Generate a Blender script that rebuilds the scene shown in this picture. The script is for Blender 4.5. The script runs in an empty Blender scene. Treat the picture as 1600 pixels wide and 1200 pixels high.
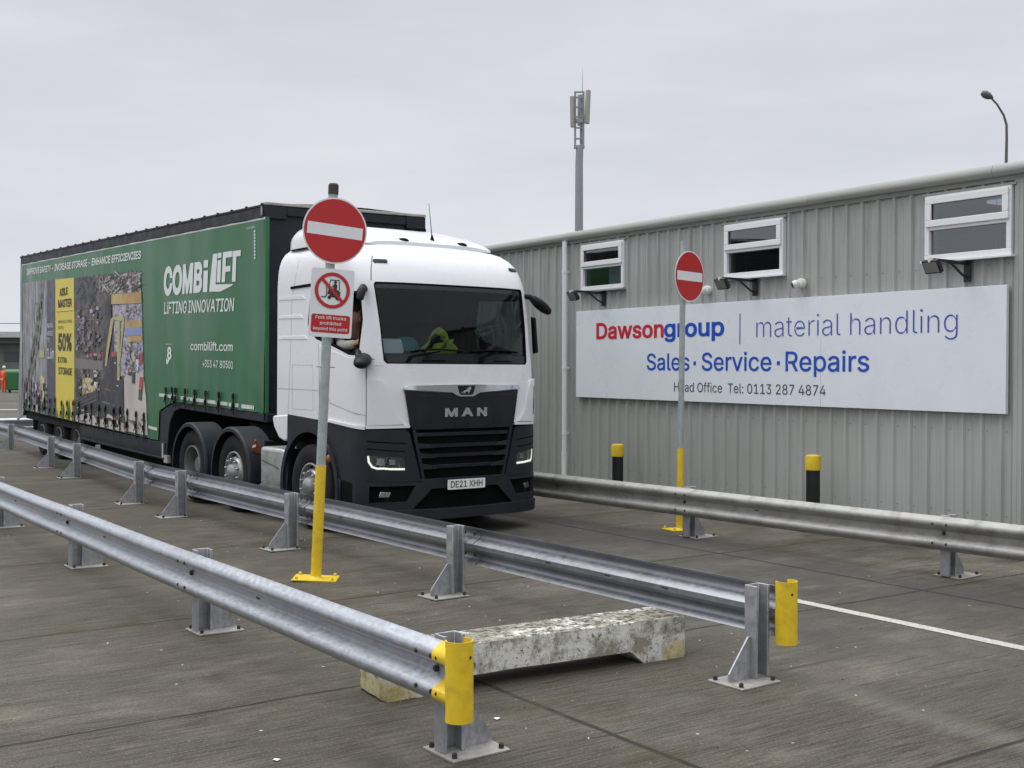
import bpy, bmesh, math, os, random
from mathutils import Vector, Matrix
from mathutils.geometry import delaunay_2d_cdt
from bisect import bisect_right
random.seed(7)
SC_ = bpy.context.scene
COL = SC_.collection
PI = math.pi
# ------------------------------------------------------------------ camera, sky, sun, exposure
cd = bpy.data.cameras.new('camera'); cam = bpy.data.objects.new('camera', cd); COL.objects.link(cam)
cd.sensor_width = 36; cd.lens = 42.394; cd.clip_start = .1; cd.clip_end = 3000
cam.matrix_world = Matrix.Translation((0, 0, 1.95)) @ Matrix.Rotation(PI/2-.015896, 4, 'X') @ Matrix.Rotation(.001793, 4, 'Z')
SC_.camera = cam
SC_.view_settings.view_transform = 'Standard'; SC_.view_settings.look = 'None'
SC_.view_settings.exposure = 0.0; SC_.view_settings.gamma = 1
SC_.cycles.max_bounces = 6; SC_.cycles.transparent_max_bounces = 12
SUN_EL, SUN_AZ = math.radians(66), math.radians(290)       # azimuth clockwise from +Y
W = bpy.data.worlds.new('World'); SC_.world = W; W.use_nodes = True
nt = W.node_tree; nt.nodes.clear()
def N(nt, t, **k):
    n = nt.nodes.new(t)
    for a, b in k.items():
        if a == 'inp':
            for i, v in b.items():
                if hasattr(v, 'is_output') or isinstance(v, bpy.types.NodeSocket): nt.links.new(v, n.inputs[i])
                else: n.inputs[i].default_value = v
        else: setattr(n, a, b)
    return n
def ramp(nt, fac, stops, interp='LINEAR'):
    r = N(nt, 'ShaderNodeValToRGB', inp={0: fac}); cr = r.color_ramp; cr.interpolation = interp
    while len(cr.elements) < len(stops): cr.elements.new(.5)
    for e, (p, c) in zip(cr.elements, stops):
        e.position = p; e.color = (*c, 1) if len(c) == 3 else c
    return r.outputs[0]
def mixc(nt, fac, a, b, mode='MIX'):
    m = N(nt, 'ShaderNodeMix', data_type='RGBA', blend_type=mode)
    for i, v in ((0, fac), (6, a), (7, b)):
        if isinstance(v, bpy.types.NodeSocket): nt.links.new(v, m.inputs[i])
        else: m.inputs[i].default_value = v if i == 0 else ((*v, 1) if len(v) == 3 else v)
    return m.outputs[2]
def math_(nt, op, a, b=0., c=0., clamp=False):
    return N(nt, 'ShaderNodeMath', operation=op, use_clamp=clamp, inp={0: a, 1: b, 2: c}).outputs[0]
sky = N(nt, 'ShaderNodeTexSky', sky_type='NISHITA', sun_disc=False)
sky.sun_elevation = SUN_EL; sky.sun_rotation = SUN_AZ; sky.dust_density = 4; sky.air_density = 1
tc = N(nt, 'ShaderNodeTexCoord'); sep = N(nt, 'ShaderNodeSeparateXYZ', inp={0: tc.outputs['Generated']})
over = ramp(nt, sep.outputs[2], [(0, (.775, .80, .855)), (.09, (.735, .755, .815)), (.28, (.69, .705, .765)), (.42, (.80, .82, .87)), (.7, (1.55, 1.58, 1.63)), (1, (1.9, 1.93, 1.97))])
mp = N(nt, 'ShaderNodeMapping', inp={0: tc.outputs['Generated'], 3: (1.5, 1.5, 7)})
cl = N(nt, 'ShaderNodeTexNoise', inp={'Vector': mp.outputs[0], 'Scale': 2.2, 'Detail': 5, 'Roughness': .55})
clf = ramp(nt, cl.outputs[0], [(.25, (.90, .91, .925)), (.75, (1.07, 1.07, 1.06))])
cloud = mixc(nt, 1., over, clf, 'MULTIPLY')
skyb = N(nt, 'ShaderNodeVectorMath', operation='SCALE', inp={0: sky.outputs[0], 'Scale': .08})
fin = mixc(nt, .96, skyb.outputs[0], cloud)
bg = N(nt, 'ShaderNodeBackground', inp={0: fin, 1: 1.0})
nt.links.new(bg.outputs[0], N(nt, 'ShaderNodeOutputWorld').inputs[0])
sl = bpy.data.lights.new('sun', 'SUN'); sl.energy = 1.6; sl.angle = math.radians(40); sl.color = (1, .985, .965)
so = bpy.data.objects.new('sun', sl); COL.objects.link(so)
sd = Vector((math.sin(SUN_AZ)*math.cos(SUN_EL), math.cos(SUN_AZ)*math.cos(SUN_EL), math.sin(SUN_EL)))
so.rotation_euler = sd.to_track_quat('Z', 'Y').to_euler(); so.location = (-10, -10, 30)

# ------------------------------------------------------------------ materials
def mat(name, col, rough=.5, metal=0., var=.0, vscale=6., spec=.5, bump=0., bscale=40., coat=0., streak=0., dirt=None, stretch=(1, 1, 1)):
    """Principled with procedural colour / roughness variation."""
    m = bpy.data.materials.new(name); m.use_nodes = True; t = m.node_tree; b = t.nodes['Principled BSDF']
    b.inputs['Roughness'].default_value = rough; b.inputs['Metallic'].default_value = metal
    b.inputs['Specular IOR Level'].default_value = spec; b.inputs['Coat Weight'].default_value = coat
    b.inputs['Coat Roughness'].default_value = .08
    o = N(t, 'ShaderNodeTexCoord').outputs['Object']
    o = N(t, 'ShaderNodeMapping', inp={0: o, 3: stretch}).outputs[0]
    n = N(t, 'ShaderNodeTexNoise', inp={'Vector': o, 'Scale': vscale, 'Detail': 6, 'Roughness': .6}).outputs[0]
    lo = tuple(c*(1-var) for c in col); hi = tuple(min(1, c*(1+var)) for c in col)
    c = ramp(t, n, [(.3, lo), (.7, hi)])
    if dirt:
        dc, amt, sc = dirt
        n2 = N(t, 'ShaderNodeTexNoise', inp={'Vector': o, 'Scale': sc, 'Detail': 8, 'Roughness': .7}).outputs[0]
        f = ramp(t, n2, [(.48, (0, 0, 0)), (.72, (amt, amt, amt))])
        c = mixc(t, f, c, dc)
    t.links.new(c, b.inputs['Base Color'])
    r = N(t, 'ShaderNodeMapRange', inp={0: n, 1: .3, 2: .7, 3: max(.02, rough-.12*(var > 0)), 4: min(1, rough+.12*(var > 0))}).outputs[0]
    t.links.new(r, b.inputs['Roughness'])
    if bump:
        nb = N(t, 'ShaderNodeTexNoise', inp={'Vector': o, 'Scale': bscale, 'Detail': 5}).outputs[0]
        t.links.new(N(t, 'ShaderNodeBump', inp={'Strength': bump, 'Distance': .01, 'Height': nb}).outputs[0], b.inputs['Normal'])
    return m
def glass(name, tint, refl=.12, rough=.02, blend=.5):
    m = bpy.data.materials.new(name); m.use_nodes = True; t = m.node_tree; t.nodes.clear()
    tr = N(t, 'ShaderNodeBsdfTransparent', inp={0: (*tint, 1)})
    gl = N(t, 'ShaderNodeBsdfGlossy', inp={0: (.9, .93, .95, 1), 'Roughness': rough})
    lw = N(t, 'ShaderNodeLayerWeight', inp={0: blend}).outputs['Fresnel']
    f = N(t, 'ShaderNodeMapRange', inp={0: lw, 1: 0., 2: 1., 3: refl*.35, 4: .70}).outputs[0]
    mx = N(t, 'ShaderNodeMixShader', inp={0: f, 1: tr.outputs[0], 2: gl.outputs[0]})
    t.links.new(mx.outputs[0], N(t, 'ShaderNodeOutputMaterial').inputs[0])
    return m
def emit(name, col, s):
    m = bpy.data.materials.new(name); m.use_nodes = True; b = m.node_tree.nodes['Principled BSDF']
    b.inputs['Base Color'].default_value = (*col, 1); b.inputs['Emission Color'].default_value = (*col, 1); b.inputs['Emission Strength'].default_value = s
    return m
M = {}
M['white_paint'] = mat('white_paint', (.73, .74, .77), .28, var=.02, vscale=1.5, coat=.4, dirt=((.58, .58, .57), .10, 3.5))
M['dark_plastic'] = mat('dark_plastic', (.0125, .0148, .0215), .55, var=.12, vscale=8, spec=.35, bump=.05, bscale=300, dirt=((.035, .036, .040), .35, 3))
M['dark_paint'] = mat('dark_paint', (.007, .0085, .014), .34, var=.1, spec=.4, dirt=((.02, .021, .024), .3, 3))
M['black'] = mat('black', (.0025, .0025, .003), .8, var=.1, spec=.12)
M['black_gloss'] = mat('black_gloss', (.008, .009, .013), .12, var=.05)
M['seam'] = mat('seam', (.09, .09, .10), .7)
M['seam_light'] = mat('seam_light', (.42, .42, .44), .6)
M['rubber'] = mat('rubber', (.013, .013, .014), .85, var=.25, vscale=12, spec=.3, bump=.2, bscale=60, dirt=((.045, .042, .04), .5, 4))
M['steel_rim'] = mat('steel_rim', (.22, .22, .22), .5, .4, var=.2, dirt=((.09, .08, .07), .7, 6))
M['alu_rim'] = mat('alu_rim', (.40, .40, .41), .45, .7, var=.2, dirt=((.07, .065, .06), .85, 7))
M['chrome'] = mat('chrome', (.62, .63, .65), .14, 1., var=.03)
M['alu'] = mat('alu', (.48, .48, .47), .42, .75, var=.12, vscale=9, dirt=((.22, .21, .19), .6, 4))
M['mirror_black'] = mat('mirror_black', (.006, .006, .007), .5, spec=.25)
M['navy'] = mat('navy', (.011, .013, .022), .5, var=.2, vscale=5, spec=.35, dirt=((.03, .028, .027), .5, 3))
M['chassis'] = mat('chassis', (.006, .006, .007), .85, var=.25, spec=.2)
M['roof_grey'] = mat('roof_grey', (.42, .41, .38), .7, var=.2, vscale=4, dirt=((.13, .12, .1), .7, 3))
M['curtain_green'] = mat('curtain_green', (.020, .135, .048), .38, var=.07, vscale=1.2, dirt=((.07, .15, .10), .28, 1.1), stretch=(1, 1, .35))
M['curtain_yellow'] = mat('curtain_yellow', (.68, .56, .06), .42, var=.05, vscale=2)
M['print_white'] = mat('print_white', (.72, .75, .74), .42, var=.05, vscale=4)
M['print_ink'] = mat('print_ink', (.03, .03, .025), .5)
M['stripe_grey'] = mat('stripe_grey', (.58, .62, .60), .4, var=.15, vscale=8)
M['strap'] = mat('strap', (.006, .006, .007), .8, spec=.2)
M['galv'] = mat('galv', (.47, .49, .53), .44, .82, var=.13, vscale=30, stretch=(.8, 1, 1), bump=.06, bscale=34, dirt=((.33, .345, .365), .5, 2.0))
M['galv_weathered'] = mat('galv_weathered', (.31, .322, .348), .42, .85, var=.12, vscale=26, bump=.06, bscale=34, dirt=((.22, .225, .235), .7, 2.4))
M['galv_dull'] = mat('galv_dull', (.36, .355, .335), .6, .4, var=.12, vscale=14, dirt=((.14, .135, .12), .75, 5))
M['galv_post'] = mat('galv_post', (.40, .41, .43), .5, .6, var=.18, vscale=12, dirt=((.17, .165, .16), .7, 7))
M['plate_steel'] = mat('plate_steel', (.36, .35, .33), .6, .35, var=.25, vscale=10, dirt=((.12, .09, .07), .7, 9))
M['yellow'] = mat('yellow', (.74, .52, .018), .42, var=.08, vscale=12, dirt=((.42, .30, .05), .5, 14), bump=.12, bscale=22)
M['rust'] = mat('rust', (.035, .027, .022), .8, var=.3, vscale=40)
M['sign_red'] = mat('sign_red', (.46, .011, .012), .35, var=.04, vscale=5)
M['sign_white'] = mat('sign_white', (.74, .75, .76), .35, var=.04, vscale=4)
M['pole_grey'] = mat('pole_grey', (.36, .40, .40), .5, .2, var=.12, vscale=12, dirt=((.2, .2, .19), .5, 9))
M['cap_dark'] = mat('cap_dark', (.05, .045, .04), .8)
M['sign_board'] = mat('sign_board', (.77, .80, .86), .3, var=.025, vscale=1.5, dirt=((.66, .69, .74), .08, .7))
M['txt_red'] = mat('txt_red', (.60, .022, .045), .4)
M['txt_blue'] = mat('txt_blue', (.016, .085, .50), .4)
M['txt_blue2'] = mat('txt_blue2', (.05, .10, .42), .4)
M['txt_dark'] = mat('txt_dark', (.06, .06, .075), .5)
M['upvc'] = mat('upvc', (.80, .80, .82), .35, var=.03, dirt=((.55, .54, .52), .25, 6))
M['trim_grey'] = mat('trim_grey', (.33, .335, .315), .5, var=.1, vscale=2, dirt=((.24, .25, .22), .55, 1.6), stretch=(.4, 1, 1))
M['room'] = mat('room', (.10, .105, .115), .9, var=.1)
M['cab_trim'] = mat('cab_trim', (.022, .023, .026), .9, var=.1, spec=.2)
M['glass_win'] = glass('glass_win', (.34, .37, .40), .35)
M['glass_cab'] = glass('glass_cab', (.52, .58, .60), .0, blend=.345)
M['lens'] = glass('lens', (.8, .82, .85), .3)
M['led'] = emit('led', (1, .99, .86), .95)
M['room_light'] = emit('room_light', (.9, .93, 1), .55)
M['amber'] = mat('amber', (.35, .085, .015), .3)
M['plate_white'] = mat('plate_white', (.78, .78, .76), .4, var=.04)
M['bollard_black'] = mat('bollard_black', (.010, .010, .011), .45, var=.2)
M['skin'] = mat('skin', (.42, .22, .15), .55, var=.08, vscale=30)
M['hair'] = mat('hair', (.03, .02, .015), .8)
M['jacket_dark'] = mat('jacket_dark', (.02, .022, .035), .85, var=.2)
M['jersey_grey'] = mat('jersey_grey', (.30, .30, .27), .9, var=.15)
M['hivis_orange'] = mat('hivis_orange', (.95, .13, .03), .6, var=.08)
M['hivis_yellow'] = mat('hivis_yellow', (.50, .66, .05), .6, var=.15, vscale=20)
M['teal'] = mat('teal', (.06, .22, .26), .6)
M['paper'] = mat('paper', (.78, .86, .88), .7)
M['bin_green'] = mat('bin_green', (.02, .14, .04), .45, var=.1)
M['far_roof'] = mat('far_roof', (.48, .49, .50), .7, var=.08)
M['far_wall'] = mat('far_wall', (.17, .175, .165), .8, var=.15, vscale=1)
M['far_dark'] = mat('far_dark', (.09, .10, .105), .8)
M['mast_grey'] = mat('mast_grey', (.29, .305, .33), .6, .3, var=.08)
M['antenna_tan'] = mat('antenna_tan', (.33, .33, .29), .6, var=.05)
M['lamp_dark'] = mat('lamp_dark', (.10, .10, .105), .5)
M['flood_black'] = mat('flood_black', (.012, .012, .014), .5)
M['cctv_white'] = mat('cctv_white', (.74, .73, .70), .4)
M['white_line'] = None

def cladding_material():
    m = bpy.data.materials.new('cladding'); m.use_nodes = True; t = m.node_tree; b = t.nodes['Principled BSDF']
    o = N(t, 'ShaderNodeTexCoord').outputs['Object']
    s = N(t, 'ShaderNodeSeparateXYZ', inp={0: o})
    n1 = N(t, 'ShaderNodeTexNoise', inp={'Vector': N(t, 'ShaderNodeMapping', inp={0: o, 3: (5, 1, .35)}).outputs[0], 'Scale': 2.2, 'Detail': 7, 'Roughness': .65}).outputs[0]
    n2 = N(t, 'ShaderNodeTexNoise', inp={'Vector': o, 'Scale': .45, 'Detail': 3}).outputs[0]
    c = mixc(t, ramp(t, n2, [(.3, (0, 0, 0)), (.7, (1, 1, 1))]), (.345, .358, .338), (.425, .438, .425))
    # rain streaks and algae, stronger just under the eaves
    hi = N(t, 'ShaderNodeMapRange', inp={0: s.outputs[2], 1: 2.6, 2: 3.95, 3: .22, 4: .75}).outputs[0]
    st = ramp(t, n1, [(.50, (0, 0, 0)), (.70, (1, 1, 1))])
    c = mixc(t, math_(t, 'MULTIPLY', st, hi), c, (.16, .165, .13))
    t.links.new(c, b.inputs['Base Color'])
    b.inputs['Roughness'].default_value = .42; b.inputs['Specular IOR Level'].default_value = .5
    return m
M['cladding'] = cladding_material()

def concrete_block_material():
    m = bpy.data.materials.new('block_paint'); m.use_nodes = True; t = m.node_tree; b = t.nodes['Principled BSDF']
    o = N(t, 'ShaderNodeTexCoord').outputs['Object']
    n1 = N(t, 'ShaderNodeTexNoise', inp={'Vector': o, 'Scale': 4.5, 'Detail': 11, 'Roughness': .72}).outputs[0]
    n2 = N(t, 'ShaderNodeTexNoise', inp={'Vector': o, 'Scale': 24, 'Detail': 8, 'Roughness': .72}).outputs[0]
    v = N(t, 'ShaderNodeTexVoronoi', inp={'Vector': o, 'Scale': 46}).outputs[0]
    nz = N(t, 'ShaderNodeSeparateXYZ', inp={0: N(t, 'ShaderNodeTexCoord').outputs['Normal']}).outputs[2]
    up = N(t, 'ShaderNodeMapRange', inp={0: nz, 1: .3, 2: .9, 3: 0., 4: .075}).outputs[0]
    n1 = math_(t, 'ADD', n1, up); n2 = math_(t, 'ADD', n2, math_(t, 'SUBTRACT', up, .03))
    c = mixc(t, ramp(t, n1, [(.47, (0, 0, 0)), (.57, (.95, .95, .95))]), (.68, .67, .62), (.25, .235, .185))
    c = mixc(t, ramp(t, n2, [(.535, (0, 0, 0)), (.60, (.95, .95, .95))]), c, (.05, .045, .033))
    c = mixc(t, ramp(t, v, [(.12, (.85, .85, .85)), (.20, (0, 0, 0))]), c, (.07, .065, .055))
    s = N(t, 'ShaderNodeSeparateXYZ', inp={0: o})
    # worn yellow paint left on both ends (local x runs along the block)
    ax = math_(t, 'ABSOLUTE', s.outputs[0])
    yl = math_(t, 'MULTIPLY', N(t, 'ShaderNodeMapRange', inp={0: ax, 1: .78, 2: .98, 3: 0., 4: 1.}).outputs[0], N(t, 'ShaderNodeMapRange', inp={0: s.outputs[2], 1: .22, 2: .02, 3: .15, 4: 1.}).outputs[0])
    yl = ramp(t, math_(t, 'ADD', math_(t, 'MULTIPLY', yl, .75), math_(t, 'MULTIPLY', N(t, 'ShaderNodeTexNoise', inp={'Vector': o, 'Scale': 11, 'Detail': 8, 'Roughness': .75}).outputs[0], .6)), [(.69, (0, 0, 0)), (.78, (.6, .6, .6))])
    c = mixc(t, yl, c, (.50, .41, .10))
    t.links.new(c, b.inputs['Base Color']); b.inputs['Roughness'].default_value = .9
    t.links.new(N(t, 'ShaderNodeBump', inp={'Strength': .6, 'Distance': .012, 'Height': n2}).outputs[0], b.inputs['Normal'])
    return m
M['block'] = concrete_block_material()

AX, AY = .573, -.8195          # yard direction (along the barriers, towards the camera)
def ground_material():
    m = bpy.data.materials.new('brushed_concrete'); m.use_nodes = True; t = m.node_tree; b = t.nodes['Principled BSDF']
    o = N(t, 'ShaderNodeTexCoord').outputs['Object']
    def dot(vx, vy): return N(t, 'ShaderNodeVectorMath', operation='DOT_PRODUCT', inp={0: o, 1: (vx, vy, 0)}).outputs['Value']
    u = dot(-AX, -AY); v = dot(-AY, AX)          # u: away along barriers, v: across to the right
    uv = N(t, 'ShaderNodeCombineXYZ', inp={0: u, 1: v}).outputs[0]
    def noise(sc, scale=(1, 1, 1), det=6, ro=.6, vec=None):
        return N(t, 'ShaderNodeTexNoise', inp={'Vector': N(t, 'ShaderNodeMapping', inp={0: vec or uv, 3: scale}).outputs[0], 'Scale': sc, 'Detail': det, 'Roughness': ro}).outputs[0]
    # base
    big = noise(.32, det=4); mid = noise(1.3, det=7, ro=.65); fine = noise(45, det=4, ro=.7)
    c = mixc(t, ramp(t, mid, [(.40, (0, 0, 0)), (.60, (1, 1, 1))]), (.058, .051, .039), (.150, .137, .113))
    c = mixc(t, ramp(t, noise(.55, (1, .45, 1), 6, .7), [(.44, (0, 0, 0)), (.55, (.9, .9, .9))]), c, (.036, .030, .019))
    c = mixc(t, ramp(t, noise(2.3, (1, .22, 1), 7, .75), [(.54, (0, 0, 0)), (.64, (.7, .7, .7))]), c, (.040, .034, .024))
    c = mixc(t, ramp(t, noise(1.7, (1, .3, 1), 7, .75), [(.56, (0, 0, 0)), (.68, (.6, .6, .6))]), c, (.19, .178, .152))
    c = mixc(t, ramp(t, big, [(.40, (0, 0, 0)), (.62, (.55, .55, .55))]), c, (.115, .102, .083))
    c = mixc(t, ramp(t, noise(.9, (1, .6, 1), 5, .7), [(.52, (0, 0, 0)), (.70, (.6, .6, .6))]), c, (.058, .060, .032))
    # mottling, and the mossy damp strip that runs along the rails
    mo = ramp(t, noise(2.8, (1, .4, 1), 8, .75), [(.34, (.56, .55, .52)), (.50, (.96, .96, .95)), (.66, (1.30, 1.28, 1.25))])
    c = mixc(t, 1., c, mo, 'MULTIPLY')
    wv0 = math_(t, 'ADD', v, math_(t, 'MULTIPLY', math_(t, 'SUBTRACT', noise(.9, (1, 1, 1), 5, .65), .5), 1.6))
    damp = ramp(t, N(t, 'ShaderNodeMapRange', inp={0: wv0, 1: 1., 2: 8.}).outputs[0], [(.12, (0, 0, 0)), (.30, (.8, .8, .8)), (.58, (.75, .75, .75)), (.76, (0, 0, 0))])
    damp = math_(t, 'MULTIPLY', damp, ramp(t, noise(1.5, (1, .5, 1), 7, .7), [(.34, (.12, .12, .12)), (.56, (1, 1, 1))]))
    c = mixc(t, damp, c, (.034, .028, .017))
    sc = ramp(t, noise(11, (1, .035, 1), 4, .6), [(.60, (0, 0, 0)), (.65, (.85, .85, .85))])
    c = mixc(t, sc, c, (.022, .020, .016))
    c = mixc(t, 1., c, (1.07, 1.03, .98), 'MULTIPLY')
    # brush marks across the slab: fine ridges along v
    br = noise(15, (1, .075, 1), 6, .8); br2 = noise(60, (1, .04, 1), 3, .7)
    c = mixc(t, ramp(t, br, [(.53, (0, 0, 0)), (.66, (.72, .72, .72))]), c, (.026, .024, .020))
    c = mixc(t, ramp(t, br2, [(.42, (.30, .30, .30)), (.6, (0, 0, 0))]), c, (.19, .178, .155))
    c = mixc(t, ramp(t, fine, [(.36, (.6, .6, .6)), (.50, (0, 0, 0))]), c, (.045, .042, .038))
    c = mixc(t, ramp(t, noise(70, det=3, ro=.7), [(.56, (0, 0, 0)), (.70, (.5, .5, .5))]), c, (.26, .245, .215))
    # tyre-darkened lane between the barriers (v 6.0 .. 9.2), two wheel tracks
    wv = math_(t, 'ADD', v, math_(t, 'MULTIPLY', math_(t, 'SUBTRACT', noise(.5, (1, 1, 1), 3), .5), .8))
    lane = ramp(t, N(t, 'ShaderNodeMapRange', inp={0: wv, 1: 5.3, 2: 10.3}).outputs[0], [(0, (0, 0, 0)), (.18, (.25, .25, .25)), (.34, (.85, .85, .85)), (.50, (.35, .35, .35)), (.62, (.85, .85, .85)), (.80, (.95, .95, .95)), (.88, (0, 0, 0))])
    lane = math_(t, 'MULTIPLY', lane, ramp(t, noise(1.2, (.5, 1, 1), 5, .7), [(.25, (.25, .25, .25)), (.65, (1, 1, 1))]))
    c = mixc(t, math_(t, 'MULTIPLY', lane, .85), c, (.050, .050, .049))
    # pale dusty tyre smear at lower right
    sm = math_(t, 'ABSOLUTE', math_(t, 'SUBTRACT', math_(t, 'ADD', v, math_(t, 'MULTIPLY', math_(t, 'SUBTRACT', noise(.8, det=3), .5), .25)), 5.73))
    sm = N(t, 'ShaderNodeMapRange', inp={0: sm, 1: .03, 2: .20, 3: .17, 4: 0.}).outputs[0]
    sm = math_(t, 'MULTIPLY', sm, N(t, 'ShaderNodeMapRange', inp={0: u, 1: 5.5, 2: 4.6}).outputs[0])
    c = mixc(t, sm, c, (.27, .265, .25))
    # pale green paint scuff by the near barrier end, white specks
    vor = N(t, 'ShaderNodeTexVoronoi', inp={'Vector': uv, 'Scale': 4.2, 'Randomness': 1.}).outputs
    spot = ramp(t, vor[0], [(.030, (1, 1, 1)), (.045, (0, 0, 0))])
    c = mixc(t, math_(t, 'MULTIPLY', spot, ramp(t, noise(.7, det=2), [(.45, (0, 0, 0)), (.5, (1, 1, 1))])), c, (.50, .49, .46))
    # expansion joints
    wob = math_(t, 'MULTIPLY', math_(t, 'SUBTRACT', noise(3, det=4), .5), .05)
    jd = None
    for coord, k, wd in ((u, 8.98, .012), (u, 12.26, .012), (u, 6.5, .010), (u, 16.4, .014), (u, 21, .02), (u, 3.6, .012), (v, 4.07, .014), (v, 8.9, .016), (v, -.4, .014)):
        d = math_(t, 'ABSOLUTE', math_(t, 'SUBTRACT', math_(t, 'ADD', coord, wob), k))
        f = N(t, 'ShaderNodeMapRange', inp={0: d, 1: wd*.75, 2: wd*1.9, 3: 1., 4: 0.}).outputs[0]
        jd = f if jd is None else math_(t, 'MAXIMUM', jd, f)
    jd = math_(t, 'MULTIPLY', jd, ramp(t, noise(2.5, det=5), [(.3, (.6, .6, .6)), (.5, (1, 1, 1))]))
    c = mixc(t, math_(t, 'MULTIPLY', jd, .95), c, (.022, .020, .016))
    for coord, k in ((u, 12.26), (u, 8.98), (v, 4.07)):
        d = math_(t, 'ABSOLUTE', math_(t, 'SUBTRACT', coord, k))
        f = math_(t, 'MULTIPLY', N(t, 'ShaderNodeMapRange', inp={0: d, 1: .02, 2: .38, 3: 1., 4: 0.}).outputs[0], ramp(t, noise(2.6, (1, .5, 1), 7, .75), [(.47, (0, 0, 0)), (.60, (.85, .85, .85))]))
        c = mixc(t, f, c, (.052, .045, .022))
    # rust and dirt staining round the post feet, oil drips in the lane
    vo = N(t, 'ShaderNodeTexVoronoi', inp={'Vector': N(t, 'ShaderNodeMapping', inp={0: uv, 3: (.8, 1, 1)}).outputs[0], 'Scale': 1.05, 'Randomness': 1.}).outputs[0]
    oil = math_(t, 'MULTIPLY', ramp(t, math_(t, 'ADD', vo, math_(t, 'MULTIPLY', noise(6, det=5), .22)), [(.17, (.8, .8, .8)), (.30, (0, 0, 0))]), ramp(t, noise(.4, det=2), [(.42, (0, 0, 0)), (.55, (1, 1, 1))]))
    c = mixc(t, oil, c, (.030, .027, .023))
    t.links.new(c, b.inputs['Base Color'])
    rg = N(t, 'ShaderNodeMapRange', inp={0: mid, 1: .3, 2: .7, 3: .62, 4: .92}).outputs[0]
    t.links.new(rg, b.inputs['Roughness']); b.inputs['Specular IOR Level'].default_value = .25
    h = math_(t, 'ADD', math_(t, 'MULTIPLY', br, .6), math_(t, 'ADD', math_(t, 'MULTIPLY', br2, .35), math_(t, 'MULTIPLY', fine, .35)))
    h = math_(t, 'SUBTRACT', h, math_(t, 'MULTIPLY', jd, .9))
    t.links.new(N(t, 'ShaderNodeBump', inp={'Strength': .7, 'Distance': .012, 'Height': h}).outputs[0], b.inputs['Normal'])
    return m
M['ground'] = ground_material()
def line_material():
    m = bpy.data.materials.new('road_paint'); m.use_nodes = True; t = m.node_tree; b = t.nodes['Principled BSDF']
    o = N(t, 'ShaderNodeTexCoord').outputs['Object']
    n = N(t, 'ShaderNodeTexNoise', inp={'Vector': o, 'Scale': 30, 'Detail': 7, 'Roughness': .75}).outputs[0]
    c = mixc(t, ramp(t, n, [(.50, (0, 0, 0)), (.66, (1, 1, 1))]), (.47, .46, .43), (.15, .14, .12))
    t.links.new(c, b.inputs['Base Color']); b.inputs['Roughness'].default_value = .8
    return m
M['white_line'] = line_material()

# ------------------------------------------------------------------ mesh helpers
def link(name, me, parent=None):
    o = bpy.data.objects.new(name, me); COL.objects.link(o)
    if parent is not None: o.parent = parent
    return o
def empty(name, loc=(0, 0, 0), rot=(0, 0, 0)):
    o = bpy.data.objects.new(name, None); COL.objects.link(o); o.location = loc; o.rotation_euler = rot; o.empty_display_size = .2
    return o
def tag(o, label, cat, group=None, kind=None):
    if label: o['label'] = label
    if cat: o['category'] = cat
    if group: o['group'] = group
    if kind: o['kind'] = kind
    return o
def build(name, bm, mats, parent=None, smooth=None, bevel=0., seg=2, recalc=True):
    if recalc: bmesh.ops.recalc_face_normals(bm, faces=bm.faces)
    me = bpy.data.meshes.new(name); bm.to_mesh(me); bm.free()
    if isinstance(mats, str): mats = [mats]
    for k in mats: me.materials.append(M[k])
    if smooth is not None:
        for p in me.polygons: p.use_smooth = True
        me.set_sharp_from_angle(angle=math.radians(smooth))
    o = link(name, me, parent)
    if bevel:
        b = o.modifiers.new('bevel', 'BEVEL'); b.width = bevel; b.segments = seg; b.limit_method = 'ANGLE'; b.angle_limit = math.radians(35)
        b.harden_normals = False
        if smooth is None:
            for p in me.polygons: p.use_smooth = True
            me.set_sharp_from_angle(angle=math.radians(50))
    return o
def nb(): return bmesh.new()
def faces_mi(fs, mi):
    for f in fs: f.material_index = mi
def box(bm, x0, x1, y0, y1, z0, z1, mi=0, rz=0., at=None, taper=None):
    vs = []
    for z in (z0, z1):
        for x, y in ((x0, y0), (x1, y0), (x1, y1), (x0, y1)):
            if taper and z == z1: x = x*taper+(1-taper)*(x0+x1)/2; y = y*taper+(1-taper)*(y0+y1)/2
            p = Vector((x, y, z))
            if rz: p = Matrix.Rotation(rz, 3, 'Z') @ p
            if at: p = p + Vector(at)
            vs.append(bm.verts.new(p))
    fs = [bm.faces.new([vs[i] for i in q]) for q in ((3, 2, 1, 0), (4, 5, 6, 7), (0, 1, 5, 4), (1, 2, 6, 5), (2, 3, 7, 6), (3, 0, 4, 7))]
    faces_mi(fs, mi); return vs
def ring_frame(d):
    d = Vector(d).normalized(); a = Vector((0, 0, 1)) if abs(d.z) < .9 else Vector((1, 0, 0))
    x = d.cross(a).normalized(); return x, d.cross(x).normalized()
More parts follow.
